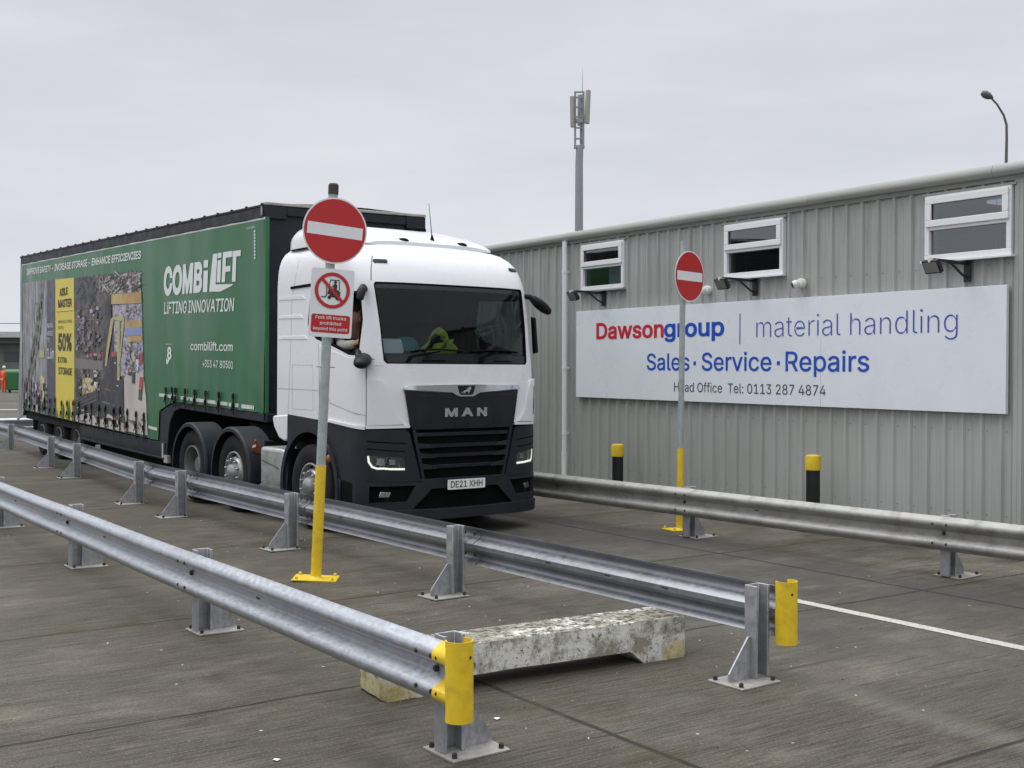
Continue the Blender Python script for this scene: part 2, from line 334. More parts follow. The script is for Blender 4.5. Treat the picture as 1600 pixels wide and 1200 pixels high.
def tube(bm, pts, r, seg=10, mi=0, caps=True):
    """Tube through pts with radius r (number or list)."""
    pts = [Vector(p) for p in pts]; n = len(pts); rs = r if isinstance(r, (list, tuple)) else [r]*n
    rings = []
    d0 = (pts[1]-pts[0]).normalized(); x, y = ring_frame(d0)
    for i, p in enumerate(pts):
        d = (pts[min(i+1, n-1)]-pts[max(i-1, 0)]).normalized()
        x = (x - d*x.dot(d)).normalized(); y = d.cross(x)
        rings.append([bm.verts.new(p+(x*math.cos(2*PI*k/seg)+y*math.sin(2*PI*k/seg))*rs[i]) for k in range(seg)])
    fs = []
    for a, b in zip(rings, rings[1:]):
        for k in range(seg): fs.append(bm.faces.new((a[k], a[(k+1) % seg], b[(k+1) % seg], b[k])))
    if caps:
        if rs[0] > 1e-5: fs.append(bm.faces.new(rings[0][::-1]))
        if rs[-1] > 1e-5: fs.append(bm.faces.new(rings[-1]))
    faces_mi(fs, mi)
def lathe(bm, prof, c, axis, seg=40, mi=0, phase=0.):
    """Revolve [(r, h)] around axis through c."""
    c = Vector(c); d = Vector(axis).normalized(); x, y = ring_frame(d); rings = []
    for r, h in prof:
        if r < 1e-6: rings.append([bm.verts.new(c+d*h)])
        else: rings.append([bm.verts.new(c+d*h+(x*math.cos(2*PI*k/seg+phase)+y*math.sin(2*PI*k/seg+phase))*r) for k in range(seg)])
    fs = []
    for a, b in zip(rings, rings[1:]):
        for k in range(seg):
            q = [a[k % len(a)], a[(k+1) % seg % len(a)], b[(k+1) % seg % len(b)], b[k % len(b)]]
            u = []
            for vtx in q:
                if vtx not in u: u.append(vtx)
            if len(u) > 2: fs.append(bm.faces.new(u))
    faces_mi(fs, mi)
def sweep(bm, prof, path, frames, mi=0, closed=False):
    """prof: [(a, b)], frames: per path point (A, B) vectors."""
    rows = [[bm.verts.new(Vector(p)+Vector(A)*a+Vector(B)*b) for a, b in prof] for p, (A, B) in zip(path, frames)]
    fs = []; n = len(prof)
    for r0, r1 in zip(rows, rows[1:]):
        for k in range(n if closed else n-1): fs.append(bm.faces.new((r0[k], r0[(k+1) % n], r1[(k+1) % n], r1[k])))
    if closed:
        fs.append(bm.faces.new(rows[0][::-1])); fs.append(bm.faces.new(rows[-1]))
    faces_mi(fs, mi); return rows
def prism(bm, poly, f0, f1, mi=0):
    """Extrude polygon: f0/f1 map 2D -> 3D for both ends."""
    a = [bm.verts.new(f0(*p)) for p in poly]; b = [bm.verts.new(f1(*p)) for p in poly]; n = len(poly)
    fs = [bm.faces.new(a[::-1]), bm.faces.new(b)]+[bm.faces.new((a[k], a[(k+1) % n], b[(k+1) % n], b[k])) for k in range(n)]
    faces_mi(fs, mi)
def flat(bm, loops, fmap, step=.2, off=0., thick=0., mi=0, tris=None):
    """Fill 2D loops (outer + holes), slice on a grid, map onto a surface fmap(x, z, off); thick > 0 gives it a back and sides."""
    b2 = bmesh.new()
    if tris:
        vs = [b2.verts.new((x, y, 0)) for x, y in tris[0]]
        for f in tris[1]:
            try: b2.faces.new([vs[i] for i in f])
            except ValueError: pass
    else:
        for lp in loops:
            vs = [b2.verts.new((x, y, 0)) for x, y in lp]
            for i in range(len(vs)): b2.edges.new((vs[i], vs[(i+1) % len(vs)]))
        bmesh.ops.triangle_fill(b2, use_beauty=True, use_dissolve=False, edges=b2.edges[:], normal=(0, 0, 1))
    xs = [v.co.x for v in b2.verts]; ys = [v.co.y for v in b2.verts]
    sx, sy = step if isinstance(step, tuple) else (step, step)
    for lo, hi, st, nrm in ((min(xs), max(xs), sx, (1, 0, 0)), (min(ys), max(ys), sy, (0, 1, 0))):
        k = math.ceil(lo/st+1e-6)
        while k*st < hi-1e-6:
            g = b2.verts[:]+b2.edges[:]+b2.faces[:]
            bmesh.ops.bisect_plane(b2, geom=g, dist=1e-6, plane_co=Vector(nrm)*(k*st), plane_no=nrm); k += 1
    b2.verts.index_update()
    fr = [bm.verts.new(fmap(v.co.x, v.co.y, off)) for v in b2.verts]
    fs = [bm.faces.new([fr[v.index] for v in f.verts]) for f in b2.faces]
    if thick:
        bk = [bm.verts.new(fmap(v.co.x, v.co.y, off-thick)) for v in b2.verts]
        fs += [bm.faces.new([bk[v.index] for v in f.verts][::-1]) for f in b2.faces]
        for e in b2.edges:
            if len(e.link_faces) == 1:
                i, j = e.verts[0].index, e.verts[1].index
                fs.append(bm.faces.new((fr[i], fr[j], bk[j], bk[i])))
    faces_mi(fs, mi); b2.free()
_font_cache = {}
try: FONT = bpy.data.fonts.load(os.path.join(bpy.utils.resource_path('LOCAL'), 'datafiles', 'fonts', 'Inter.woff2'))   # Blender's own interface font
except Exception: FONT = None
def text_tris(s, bold=0., shear=0., spacing=1.):
    """Filled outlines of a string: contours are merged by winding number, so overlapping glyph outlines stay solid."""
    key = (s, bold, shear, spacing)
    if key in _font_cache: return _font_cache[key]
    cu = bpy.data.curves.new('t', 'FONT'); cu.body = s; cu.size = 1; cu.shear = shear; cu.space_character = spacing
    if FONT: cu.font = FONT
    o = bpy.data.objects.new('t', cu); COL.objects.link(o); dg = bpy.context.evaluated_depsgraph_get(); dg.update()
    cv = o.evaluated_get(dg).to_curve(dg)
    loops = []
    for sp in cv.splines:
        bp_ = sp.bezier_points; n = len(bp_); lp = []
        if n < 2: continue
        for i in range(n):
            p, q = bp_[i], bp_[(i+1) % n]; p0, p1, p2, p3 = p.co, p.handle_right, q.handle_left, q.co
            d = (p3-p0); straight = d.length < 1e-6 or (abs((p1-p0).cross(d).length) < 1e-5*d.length and abs((p2-p0).cross(d).length) < 1e-5*d.length)
            for t in ((0,) if straight else (0, .25, .5, .75)):
                c = p0*(1-t)**3+p1*3*t*(1-t)**2+p2*3*t*t*(1-t)+p3*t**3
                if not lp or (abs(lp[-1][0]-c.x)+abs(lp[-1][1]-c.y)) > 1e-5: lp.append((c.x, c.y))
        if len(lp) > 2 and (abs(lp[0][0]-lp[-1][0])+abs(lp[0][1]-lp[-1][1])) < 1e-5: lp.pop()
        if len(lp) > 2: loops.append(lp)
    bpy.data.objects.remove(o); bpy.data.curves.remove(cu)
    V, F, S = [], [], []
    for lp in loops:
        sg = 1 if sum(lp[i-1][0]*lp[i][1]-lp[i][0]*lp[i-1][1] for i in range(len(lp))) > 0 else -1
        if sg < 0: lp = lp[::-1]
        F.append(list(range(len(V), len(V)+len(lp)))); V += [Vector(c) for c in lp]; S.append(sg)
    ov, oe, of, _, _, orf = delaunay_2d_cdt(V, [], F, 1, 1e-6, True)
    vs = [(v.x, v.y) for v in ov]
    fs = [tuple(f) for f, src in zip(of, orf) if sum(S[i] for i in src) != 0]
    used = sorted({i for f in fs for i in f}); mp_ = {j: i for i, j in enumerate(used)}
    vs = [vs[i] for i in used]; fs = [tuple(mp_[i] for i in f) for f in fs]
    if bold:                                                  # thicken: push outline vertices outwards
        cnt = {}
        for f in fs:
            for i in range(len(f)):
                k = frozenset((f[i], f[(i+1) % len(f)])); cnt[k] = cnt.get(k, 0)+1
        nr = {}
        for f in fs:
            ar = sum(vs[f[i]][0]*vs[f[(i+1) % len(f)]][1]-vs[f[(i+1) % len(f)]][0]*vs[f[i]][1] for i in range(len(f)))
            for i in range(len(f)):
                a, b = f[i], f[(i+1) % len(f)]
                if cnt[frozenset((a, b))] == 1:
                    dx, dy = vs[b][0]-vs[a][0], vs[b][1]-vs[a][1]; l = math.hypot(dx, dy) or 1
                    n = (dy/l, -dx/l) if ar > 0 else (-dy/l, dx/l)
                    nr.setdefault(a, []).append(n); nr.setdefault(b, []).append(n)
        out = list(vs)
        for i, ns in nr.items():
            mx, my = sum(n[0] for n in ns)/len(ns), sum(n[1] for n in ns)/len(ns); l2 = max(.35, mx*mx+my*my)
            out[i] = (vs[i][0]+mx/l2*bold, vs[i][1]+my/l2*bold)
        vs = out
    x0 = min(v[0] for v in vs); x1 = max(v[0] for v in vs)
    _font_cache[key] = ([((x-x0)/(x1-x0), y) for x, y in vs], fs); return _font_cache[key]
CAP = None
def cap_height():
    global CAP
    if CAP is None: CAP = max(y for x, y in text_tris('H')[0])
    return CAP
def text(bm, s, x0, x1, zb, zt, fmap, off, mi=0, bold=0., shear=0., step=.3, spacing=1., slope=0.):
    """Lettering fitted to x0..x1 with baseline zb and capital height zt-zb."""
    vs, fs = text_tris(s, bold, shear, spacing); k = (zt-zb)/(cap_height()+bold*2)
    pts = [(x0+(x1-x0)*x, zb+bold*k+y*k+slope*x) for x, y in vs]
    flat(bm, None, fmap, step=step, off=off, mi=mi, tris=(pts, fs))
def rrect(x0, x1, z0, z1, r, n=5):
    out = []
    for cx, cz, a0 in ((x1-r, z1-r, 0), (x0+r, z1-r, PI/2), (x0+r, z0+r, PI), (x1-r, z0+r, 1.5*PI)):
        for i in range(n+1):
            a = a0+PI/2*i/n; out.append((cx+r*math.cos(a), cz+r*math.sin(a)))
    return out
def circ(cx, cz, r, n=48): return [(cx+r*math.cos(2*PI*i/n), cz+r*math.sin(2*PI*i/n)) for i in range(n)]
def copy_tree(o, parent=None):
    c = o.copy(); COL.objects.link(c)
    if parent is not None: c.parent = parent
    for ch in list(o.children): copy_tree(ch, c)
    return c
def skin_figure(name, joints, mat_, parent=None, sub=2):
    """joints: [(xyz, radius, parent index or -1)] -> one continuous skinned body."""
    me = bpy.data.meshes.new(name)
    me.from_pydata([j[0] for j in joints], [(i, j[2]) for i, j in enumerate(joints) if j[2] >= 0], [])
    o = link(name, me, parent); me.materials.append(M[mat_])
    o.modifiers.new('skin', 'SKIN').use_smooth_shade = True
    lay = me.skin_vertices[0].data if len(me.skin_vertices) else None
    if lay:
        for i, j in enumerate(joints):
            r = j[1] if isinstance(j[1], tuple) else (j[1], j[1])
            lay[i].radius = r; lay[i].use_root = (j[2] < 0)
    s = o.modifiers.new('sub', 'SUBSURF'); s.levels = sub; s.render_levels = sub
    return o

# ------------------------------------------------------------------ setting: ground and markings
bm = nb()
xs = [-400, -60, -25, -14, -8, -4, 0, 4, 8, 14, 25, 60, 400]; ys = [-60, -20, -8, 0, 4, 8, 12, 18, 26, 40, 80, 200, 700]
gv = [[bm.verts.new((x, y, 0)) for x in xs] for y in ys]
for j in range(len(ys)-1):
    for i in range(len(xs)-1): bm.faces.new((gv[j][i], gv[j][i+1], gv[j+1][i+1], gv[j+1][i]))
tag(build('ground', bm, 'ground'), 'streaked brown grey brushed concrete yard with dark joints', None, kind='structure')
def strip(name, p0, p1, w, label, z=.004):
    p0, p1 = Vector((*p0, z)), Vector((*p1, z)); d = (p1-p0).normalized(); n = Vector((-d.y, d.x, 0))*w/2
    bm = nb(); k = max(2, int((p1-p0).length/.25)); rows = []
    for i in range(k+1):
        p = p0+(p1-p0)*i/k
        rows.append((bm.verts.new(p+n*(1+random.uniform(-.05, .05))), bm.verts.new(p-n*(1+random.uniform(-.05, .05)))))
    for a, b in zip(rows, rows[1:]): bm.faces.new((a[0], a[1], b[1], b[0]))
    tag(build(name, bm, 'white_line'), label, None, kind='structure')
strip('lane_line', (4.9, 6.345), (-6.5, 22.5), .12, 'white painted lane line beside the guard rail')
strip('yard_line', (-40, 48.5), (-15, 52.5), .8, 'white painted line across the yard behind the trailer')

# ------------------------------------------------------------------ guard rails
WB = [(0, 0), (0, .018), (.012, .032), (.063, .060), (.079, .073), (.084, .092), (.080, .112), (.066, .127), (.034, .147), (.026, .157)]
WPROF = [(d, -z) for d, z in WB[::-1]]+WB[1:]
def beam_profile(sb, o=0.):
    front = [(sb*(d+.004+o), z) for d, z in WPROF]; back = [(sb*(d+o), z) for d, z in WPROF[::-1]]
    return front+back
def hexbolt(bm, c, ax, r=.012, h=.012, mi=0): lathe(bm, [(0, -.01), (r, -.01), (r, h*.7), (r*.7, h), (0, h)], c, ax, 8, mi)
def barrier(name, label, posts, sb, metal, plate_off, terminal=None, far_ext=.2, near_ext=.2, height=.595, segs=None, gusset=True, wob=.006):
    P = [Vector((*p, 0)) for p in posts]; d = (P[0]-P[1]).normalized(); yaw = math.atan2(d.y, d.x)
    root = tag(empty(name, P[0], (0, 0, yaw)), label, 'guard rail', 'guard rails of the yard')
    L = [Matrix.Rotation(-yaw, 3, 'Z') @ (p-P[0]) for p in P]
    zc = height-.165
    proto = None
    for i, q in enumerate(L):
        t = L[max(i-1, 0)]-L[min(i+1, len(L)-1)]; a = math.atan2(t.y, t.x)
        if proto is None:
            bm = nb(); w, s, th = .125/2, .095/2, .008           # C section, open towards the near end
            prof = [(s, -w), (-s, -w), (-s, w), (s, w), (s, w-.02), (s-th, w-.02), (s-th, w-th), (-s+th, w-th), (-s+th, -w+th), (s-th, -w+th), (s-th, -w+.02), (s, -w+.02)]
            prism(bm, prof, lambda x, y: (x, y, .012), lambda x, y: (x, y, height))
            post = build('post', bm, 'galv_post', root, bevel=.004, seg=2)
            bm = nb(); box(bm, -.145+.02, .145+.02, -.172-sb*plate_off, .172-sb*plate_off, 0, .012)
            pl = build('base_plate', bm, 'plate_steel', post, bevel=.003)
            for bx in (-.09, .125):
                for by in (-.14, .14):
                    bm = nb(); hexbolt(bm, (bx, by-sb*plate_off, .020), (0, 0, 1), .014, .018); build('anchor_bolt', bm, 'rust', post, smooth=30)
            bm = nb(); y0 = -sb*.0625
            prism(bm, [(0, .013), (0, .27), (-sb*.02, .27), (-sb*.19, .06), (-sb*.19, .013)], lambda y, z: (-.006, y0+y, z), lambda y, z: (.006, y0+y, z))
            build('gusset', bm, 'galv_post', post)
            post.location = q; post.rotation_euler = (0, 0, a); proto = post
        else:
            c = copy_tree(proto, root); c.location = q; c.rotation_euler = (random.uniform(-.012, .012), random.uniform(-.015, .015), a)
    # beams: one sheet from post to post, lapped
    for i in range(len(L)-1):
        p, q = L[i], L[i+1]; dd = (p-q).normalized(); nn = Vector((-dd.y, dd.x, 0))
        a = p+dd*(near_ext if i == 0 else .16); b = q-dd*(far_ext if i == len(L)-2 else .16)
        bm = nb(); k = 12; path, fr = [], []
        w1, w2 = random.uniform(-wob, wob), random.uniform(-wob, wob)
        for j in range(k+1):
            f = j/k; pt = a+(b-a)*f+nn*sb*(.0625+.003+.005*f)
            pt = pt+Vector((0, 0, zc+w1*math.sin(PI*f)+.001*i))+nn*w2*math.sin(2*PI*f)
            path.append(pt); fr.append((nn, Vector((0, 0, 1))))
        sweep(bm, beam_profile(sb), path, fr, closed=True)
        for zz, dv in ((.088, .089), (-.088, .089)):
            for xo in (-.07, .07):
                c = p+dd*xo+nn*sb*(.0625+.003+dv)+Vector((0, 0, zc+zz)); hexbolt(bm, c, nn*sb, .012, .008, 1)
        hexbolt(bm, p+nn*sb*.072+Vector((0, 0, zc)), nn*sb, .018, .02, 1)
        for xo in (.9, 1.5, 2.2):
            c = p-dd*xo+nn*sb*(.0695)+Vector((0, 0, zc)); box(bm, -.03, .03, -.002, .0015, -.006, .006, 1, rz=math.atan2(dd.y, dd.x), at=c)
        build('beam', bm, [metal, 'rust'], root, smooth=40)
    if terminal:
        ta, tb = terminal
        bm = nb(); path = [Vector((near_ext-.085, sb*(.0625+.010), zc)), Vector((near_ext+.05, sb*(.0625+.010), zc))]
        sweep(bm, beam_profile(sb), path, [(Vector((0, 1, 0)), Vector((0, 0, 1)))]*2, closed=True)
        r = .068; n = 18; a0 = math.radians(-128); a1 = math.radians(128)
        arc = [(math.cos(a0+(a1-a0)*i/n), math.sin(a0+(a1-a0)*i/n)) for i in range(n+1)]
        prof = [(r*x, r*y) for x, y in arc]+[((r-.005)*x, (r-.005)*y) for x, y in arc[::-1]]
        rows = []
        for z in [zc-.195+.39*i/8 for i in range(9)]:
            rows.append([(ta+x+random.uniform(-.002, .002), sb*tb+y+random.uniform(-.002, .002), z) for x, y in prof])
        vr = [[bm.verts.new(v) for v in row] for row in rows]; m = len(prof)
        for r0, r1 in zip(vr, vr[1:]):
            for k in range(m): bm.faces.new((r0[k], r0[(k+1) % m], r1[(k+1) % m], r1[k]))
        bm.faces.new(vr[0][::-1]); bm.faces.new(vr[-1])
        # plate joining bracket and nose
        box(bm, near_ext+.03, ta-.02, sb*.078-.003, sb*.078+.003, zc-.15, zc+.15)
        for zz in (.088, -.088): hexbolt(bm, (near_ext-.045, sb*(.0625+.0975), zc+zz), (0, sb, 0), .009, .002, 1)
        hexbolt(bm, (ta+.062, sb*tb-sb*.02, zc+.12), (1, 0, 0), .009, .005, 1)
        build('end_terminal', bm, ['yellow', 'rust'], root, smooth=35)
    return root
barrier('guard_rail', 'nearest galvanised guard rail with big yellow end cap beside the concrete block',
        [(-.311, 6.04), (-2.26, 8.78), (-4.19, 11.57), (-6.12, 14.36), (-8.05, 17.15)], -1, 'galv', .09, terminal=(.262, .112), near_ext=.17, height=.60)
barrier('guard_rail', 'guard rail in the middle with its posts facing the camera, alongside the lorry',
        [(1.53, 7.49), (-.475, 10.21), (-2.339, 12.77), (-4.243, 15.45), (-5.237, 16.91), (-7.466, 20.67), (-8.668, 22.67), (-11.344, 27.28), (-14.2, 31.9)], 1, 'galv_weathered', .135, terminal=(.135, .115), near_ext=.10, height=.585)
barrier('guard_rail', 'dull grey guard rail on the right in front of the corrugated building',
        [(6.05, 8.56), (4.03, 11.10), (2.01, 13.62), (-.01, 16.14), (-2.0, 18.7), (-4.0, 21.2)], -1, 'galv_dull', .13, height=.575)
# short bent rail seen beyond the trailer's rear corner
bm = nb(); pts = [Vector((-18.5+9.0*i/16, 31.4-1.5*math.sin(PI*min(1, i/11)*.5)+max(0, i-9)*.34, .43)) for i in range(17)]
fr = []
for i in range(17):
    d = (pts[min(i+1, 16)]-pts[max(i-1, 0)]).normalized(); fr.append((Vector((d.y, -d.x, 0)), Vector((0, 0, 1))))
gr = tag(empty('guard_rail', pts[8]-Vector((0, 0, .43))), 'short bent pale guard rail beyond the rear end of the trailer', 'guard rail', 'guard rails of the yard')
sweep(bm, beam_profile(1), [p-gr.location for p in pts], fr, closed=True); build('beam', bm, 'galv', gr, smooth=40)
for i in (1, 6, 11, 15):
    bm = nb(); q = pts[i]-gr.location+Vector((-fr[i][0].x*.08, -fr[i][0].y*.08, 0)); box(bm, q.x-.05, q.x+.05, q.y-.05, q.y+.05, 0, .58); build('post', bm, 'galv_post', gr, bevel=.008)

# ------------------------------------------------------------------ concrete block
BD = Vector((.863, .505, 0)); blk = Vector((-.738, 6.92, 0))
bm = nb(); Lh, D_, H_ = 1.11, .36, .275
poly = [(-Lh, .012), (-Lh, H_-.03), (-Lh+.03, H_), (Lh-.03, H_), (Lh, H_-.03), (Lh, .012), (Lh-.02, 0), (Lh-.36, 0), (Lh-.47, .088), (-Lh+.47, .088), (-Lh+.36, 0), (-Lh+.02, 0)]
for (ya, yb) in ((0, D_),):
    n = len(poly); ins = .028
    def cen(x, z): return (max(-Lh+ins, min(Lh-ins, x)), max(.012 if z < .05 else z, min(H_-ins, z)) if z > .1 else z)
    rings = [[bm.verts.new((cen(x, z)[0], y, cen(x, z)[1]) if inset else (x, y, z)) for x, z in poly] for y, inset in ((0, 1), (ins, 0), (D_-ins, 0), (D_, 1))]
    for a, b in zip(rings, rings[1:]):
        for k in range(n): bm.faces.new((a[k], a[(k+1) % n], b[(k+1) % n], b[k]))
    for rg, y in ((rings[0], 0), (rings[-1], D_)):
        for part in ([0, 1, 2, 9, 10, 11], [2, 3, 8, 9], [3, 4, 5, 6, 7, 8]): bm.faces.new([rg[i] for i in part])
bmesh.ops.recalc_face_normals(bm, faces=bm.faces)
bmesh.ops.triangulate(bm, faces=[f for f in bm.faces if len(f.verts) > 4])
bmesh.ops.subdivide_edges(bm, edges=[e for e in bm.edges if e.calc_length() > .12], cuts=5, use_grid_fill=True)
for v in bm.verts:
    v.co += Vector((random.uniform(-1, 1), random.uniform(-1, 1), random.uniform(-1, 1)))*.0035
o = build('concrete_block', bm, 'block', smooth=50)
o.location = blk+BD*Lh; o.rotation_euler = (0, 0, math.atan2(BD.y, BD.x))
tag(o, 'chipped white painted concrete block lying on the ground between two guard rails', 'concrete block')

# ------------------------------------------------------------------ no-entry signs
def sign_face(bm, loops, y, mi, step=1., th=0.): flat(bm, loops, lambda x, z, o: (x, -o, z), step=step, off=y, thick=th, mi=mi)
def no_entry(root, cx, cz, roll):
    bm = nb()
    sign_face(bm, [circ(0, 0, .30, 64)], .003, 0, th=.003); sign_face(bm, [circ(0, 0, .286, 64)], .005, 1)
    sign_face(bm, [rrect(-.258, .258, -.054, .054, .004)], .007, 0)
    o = build('no_entry_disc', bm, ['sign_white', 'sign_red'], root, smooth=30, recalc=False); o.location = (cx, -.062, cz); o.rotation_euler = (0, roll, 0)
    bm = nb(); box(bm, cx-.12, cx+.12, -.058, -.05, cz+.12, cz+.15); box(bm, cx-.12, cx+.12, -.058, -.05, cz-.15, cz-.12)
    lathe(bm, [(.052, -.02), (.052, .02)], (0, 0, cz+.135), (0, 0, 1), 20); lathe(bm, [(.052, -.02), (.052, .02)], (0, 0, cz-.135), (0, 0, 1), 20)
    build('sign_clamp', bm, 'pole_grey', root, smooth=40); return o
def sign_post(name, label, base, yaw, lean, h, zy, r, plate):
    root = tag(empty(name, (*base, 0), (0, lean, yaw)), label, 'road sign', 'no entry signs')
    bm = nb(); tube(bm, [(0, 0, zy), (0, 0, h)], r, 24); build('pole', bm, 'pole_grey', root, smooth=40)
    bm = nb(); tube(bm, [(0, 0, .014), (0, 0, zy)], r+.005, 24); lathe(bm, [(r+.02, .014), (r+.006, .03)], (0, 0, 0), (0, 0, 1), 24)
    build('yellow_sleeve', bm, 'yellow', root, smooth=40)
    bm = nb(); box(bm, -plate, plate, -plate*.8, plate*.8, 0, .014)
    for x in (-1, 1):
        for y in (-1, 1): hexbolt(bm, (x*plate*.8, y*plate*.62, .022), (0, 0, 1), .014, .02)
    o = build('base_plate', bm, 'yellow', root, bevel=.003); o.rotation_euler = (0, 0, math.radians(-22))
    return root
s1 = sign_post('no_entry_sign', 'tall no entry sign on a leaning yellow-based pole, with a fork lift warning below', (-1.78, 10.93), math.radians(24), .047, 3.5, 1.035, .043, .2)
bm = nb(); tube(bm, [(0, 0, 3.5), (0, 0, 3.585), (0, 0, 3.60)], [.047, .047, .036], 24); build('pole_cap', bm, 'cap_dark', s1, smooth=30)
no_entry(s1, .015, 3.165, .05)
bm = nb(); tube(bm, [(-.085, -.01, 1.93), (.085, -.01, 1.93)], .006, 8); build('clamp_bolt', bm, 'pole_grey', s1, smooth=40)
# fork lift warning plate
bm = nb(); W2, H2 = .2, .31
sign_face(bm, [rrect(-W2, W2, -H2, H2, .022)], .003, 0, th=.003)
sign_face(bm, [rrect(-.180, .180, -.27, -.105, .022)], .005, 1)
sign_face(bm, [circ(0, .115, .163), circ(0, .115, .132)], .009, 1)
k = math.sin(PI/4); a, b = .137, .0135
sign_face(bm, [[(-a*k-b*k, .115+a*k-b*k), (-a*k+b*k, .115+a*k+b*k), (a*k+b*k, .115-a*k+b*k), (a*k-b*k, .115-a*k-b*k)]], .011, 1)
fk = [[(-.022, .075), (-.045, .085), (-.035, .125), (-.012, .130), (.005, .118), (.055, .122), (.075, .105), (.075, .062), (.050, .052), (-.02, .055)],
      circ(-.025, .052, .017, 20), circ(.052, .052, .022, 20), [(-.102, .048), (-.06, .048), (-.045, .075), (-.052, .148), (-.060, .148), (-.055, .078), (-.066, .058), (-.102, .056)],
      [(-.038, .122), (-.030, .122), (-.020, .205), (.055, .205), (.062, .122), (.070, .122), (.062, .213), (-.026, .213)],
      [(.004, .116), (.040, .116), (.044, .165), (.028, .178), (.012, .172), (-.008, .150), (-.004, .142), (.010, .152)], circ(.024, .190, .014, 20)]
for f in fk: sign_face(bm, [f], .007, 2)
tf = lambda x, z, o: (x, -o, z)
for s, w, z in (('Fork lift trucks', .142, -.148), ('prohibited', .098, -.198), ('beyond this point', .160, -.248)):
    text(bm, s, -w, w, z, z+.029, tf, .008, 0, bold=.007, step=1)
o = build('warning_plate', bm, ['sign_white', 'sign_red', 'print_ink'], s1, recalc=False); o.location = (.012, -.066, 2.508); o.rotation_euler = (0, .012, 0)
s2 = sign_post('no_entry_sign', 'second no entry sign, standing by the corrugated building in front of the signboard', (1.985, 14.24), math.radians(47), .017, 3.42, .965, .034, .17)
no_entry(s2, .045, 3.0, .0)

# ------------------------------------------------------------------ corrugated building
K = .8
def bz(z): return 1.95+(z-1.95)*K
BY = -1.0038711
bl = tag(empty('office_building', (2.9910464*K, 21.4929184*K, 0), (0, 0, BY)), 'low grey green corrugated metal building with three white windows', 'building')
S0, S1, ZT = -13.0, 13.0, bz(4.47)
PITCH = .2973*K
wins = [(-2.925, -1.55), (1.21, 2.587), (5.325, 6.70)]; wins = [(a*K, b*K) for a, b in wins]; WZ0, WZ1 = bz(3.415), bz(4.315)
ph = 3.854*K % PITCH
brk = []
x = S0
prof = []                                                     # (x, y) cladding section, outward is -y
k0 = math.floor((S0-ph)/PITCH)
x = ph+k0*PITCH
while x < S1:
    prof += [(x-.034, 0), (x-.017, -.029), (x+.017, -.029), (x+.034, 0), (x+PITCH*.5-.012, 0), (x+PITCH*.5, -.006), (x+PITCH*.5+.012, 0)]; x += PITCH
def yat(x):
    for (a, ya), (b, yb) in zip(prof, prof[1:]):
        if a <= x <= b: return ya+(yb-ya)*(x-a)/max(b-a, 1e-9)
    return 0
cut = []
for a, b in wins: cut += [a+.03, b-.03]
prof = sorted(prof+[(c, yat(c)) for c in cut])
bm = nb()
zl = [0.02, .9, 1.8, WZ0+.03, WZ1-.03, ZT]
cols = [[bm.verts.new((px_, py_, z)) for z in zl] for px_, py_ in prof]
for (p, c0), (q, c1) in zip(zip(prof, cols), zip(prof[1:], cols[1:])):
    mid = (p[0]+q[0])/2; inw = any(a+.03 < mid < b-.03 for a, b in wins)
    for j in range(len(zl)-1):
        if inw and j == 3: continue
        bm.faces.new((c0[j], c1[j], c1[j+1], c0[j+1]))
x = ph+k0*PITCH+PITCH*.27; k = 0
while x < S1-.1:
    for z in (.35, 1.25, bz(3.30), bz(4.36)):
        if not any(a-.05 < x < b+.05 and WZ0-.05 < z < WZ1+.05 for a, b in wins): box(bm, x-.0045, x+.0045, -.006, .0, z-.0045, z+.0045, 1)
    if k % 4 == 0: box(bm, x+PITCH*.23+.0165+.017, x+PITCH*.23+.0165+.021, -.0022, .0, .03, ZT-.02, 2)
    x += PITCH; k += 1
build('cladding_wall', bm, ['cladding', 'seam', 'seam_light'], bl, recalc=False)
bm = nb(); xs0, xs1, dep = prof[0][0], prof[-1][0], 9.0
for q in (((xs0, .0, .02), (xs0, dep, .02), (xs0, dep, ZT), (xs0, .0, ZT)), ((xs1, .0, .02), (xs1, dep, .02), (xs1, dep, ZT), (xs1, .0, ZT)), ((xs0, dep, .02), (xs1, dep, .02), (xs1, dep, ZT), (xs0, dep, ZT))):
    bm.faces.new([bm.verts.new(v) for v in q])
build('side_walls', bm, 'cladding', bl)
bm = nb()                                                     # roof slab, low pitch falling to the back
prism(bm, [(-.05, ZT+.03), (dep+.1, ZT-.22), (dep+.1, ZT-.30), (-.05, ZT-.04)], lambda y, z: (xs0-.05, y, z), lambda y, z: (xs1+.05, y, z))
build('roof', bm, 'roof_grey', bl)
bm = nb(); z0, z1 = bz(4.43), bz(4.605); hh = z1-z0           # rounded eaves gutter
gp = [(-.002, z0+.012), (-.055, z0), (-.095, z0+.012), (-.118, z0+.045), (-.122, z0+.075), (-.112, z0+.10), (-.10, z1-.012), (-.085, z1), (-.02, z1+.004), (-.002, z1-.01)]
NS = 10
for i in range(NS):
    xa = xs0-.06+(xs1-xs0+.12)*i/NS; xb = xs0-.06+(xs1-xs0+.12)*(i+1)/NS-.004; jz = random.uniform(-.004, .004)
    prism(bm, gp, lambda y, z: (xa, y, z+jz), lambda y, z: (xb, y, z+jz))
build('eaves_gutter', bm, 'trim_grey', bl, smooth=35)
bm = nb(); prism(bm, [(-.035, bz(4.38)), (-.048, bz(4.45)), (-.03, bz(4.45)), (-.03, bz(4.38))], lambda y, z: (xs0, y, z), lambda y, z: (xs1, y, z)); build('eaves_trim', bm, 'trim_grey', bl)
bm = nb(); xw = 6.69*K+.03                                     # flashing strip by the right end of the board
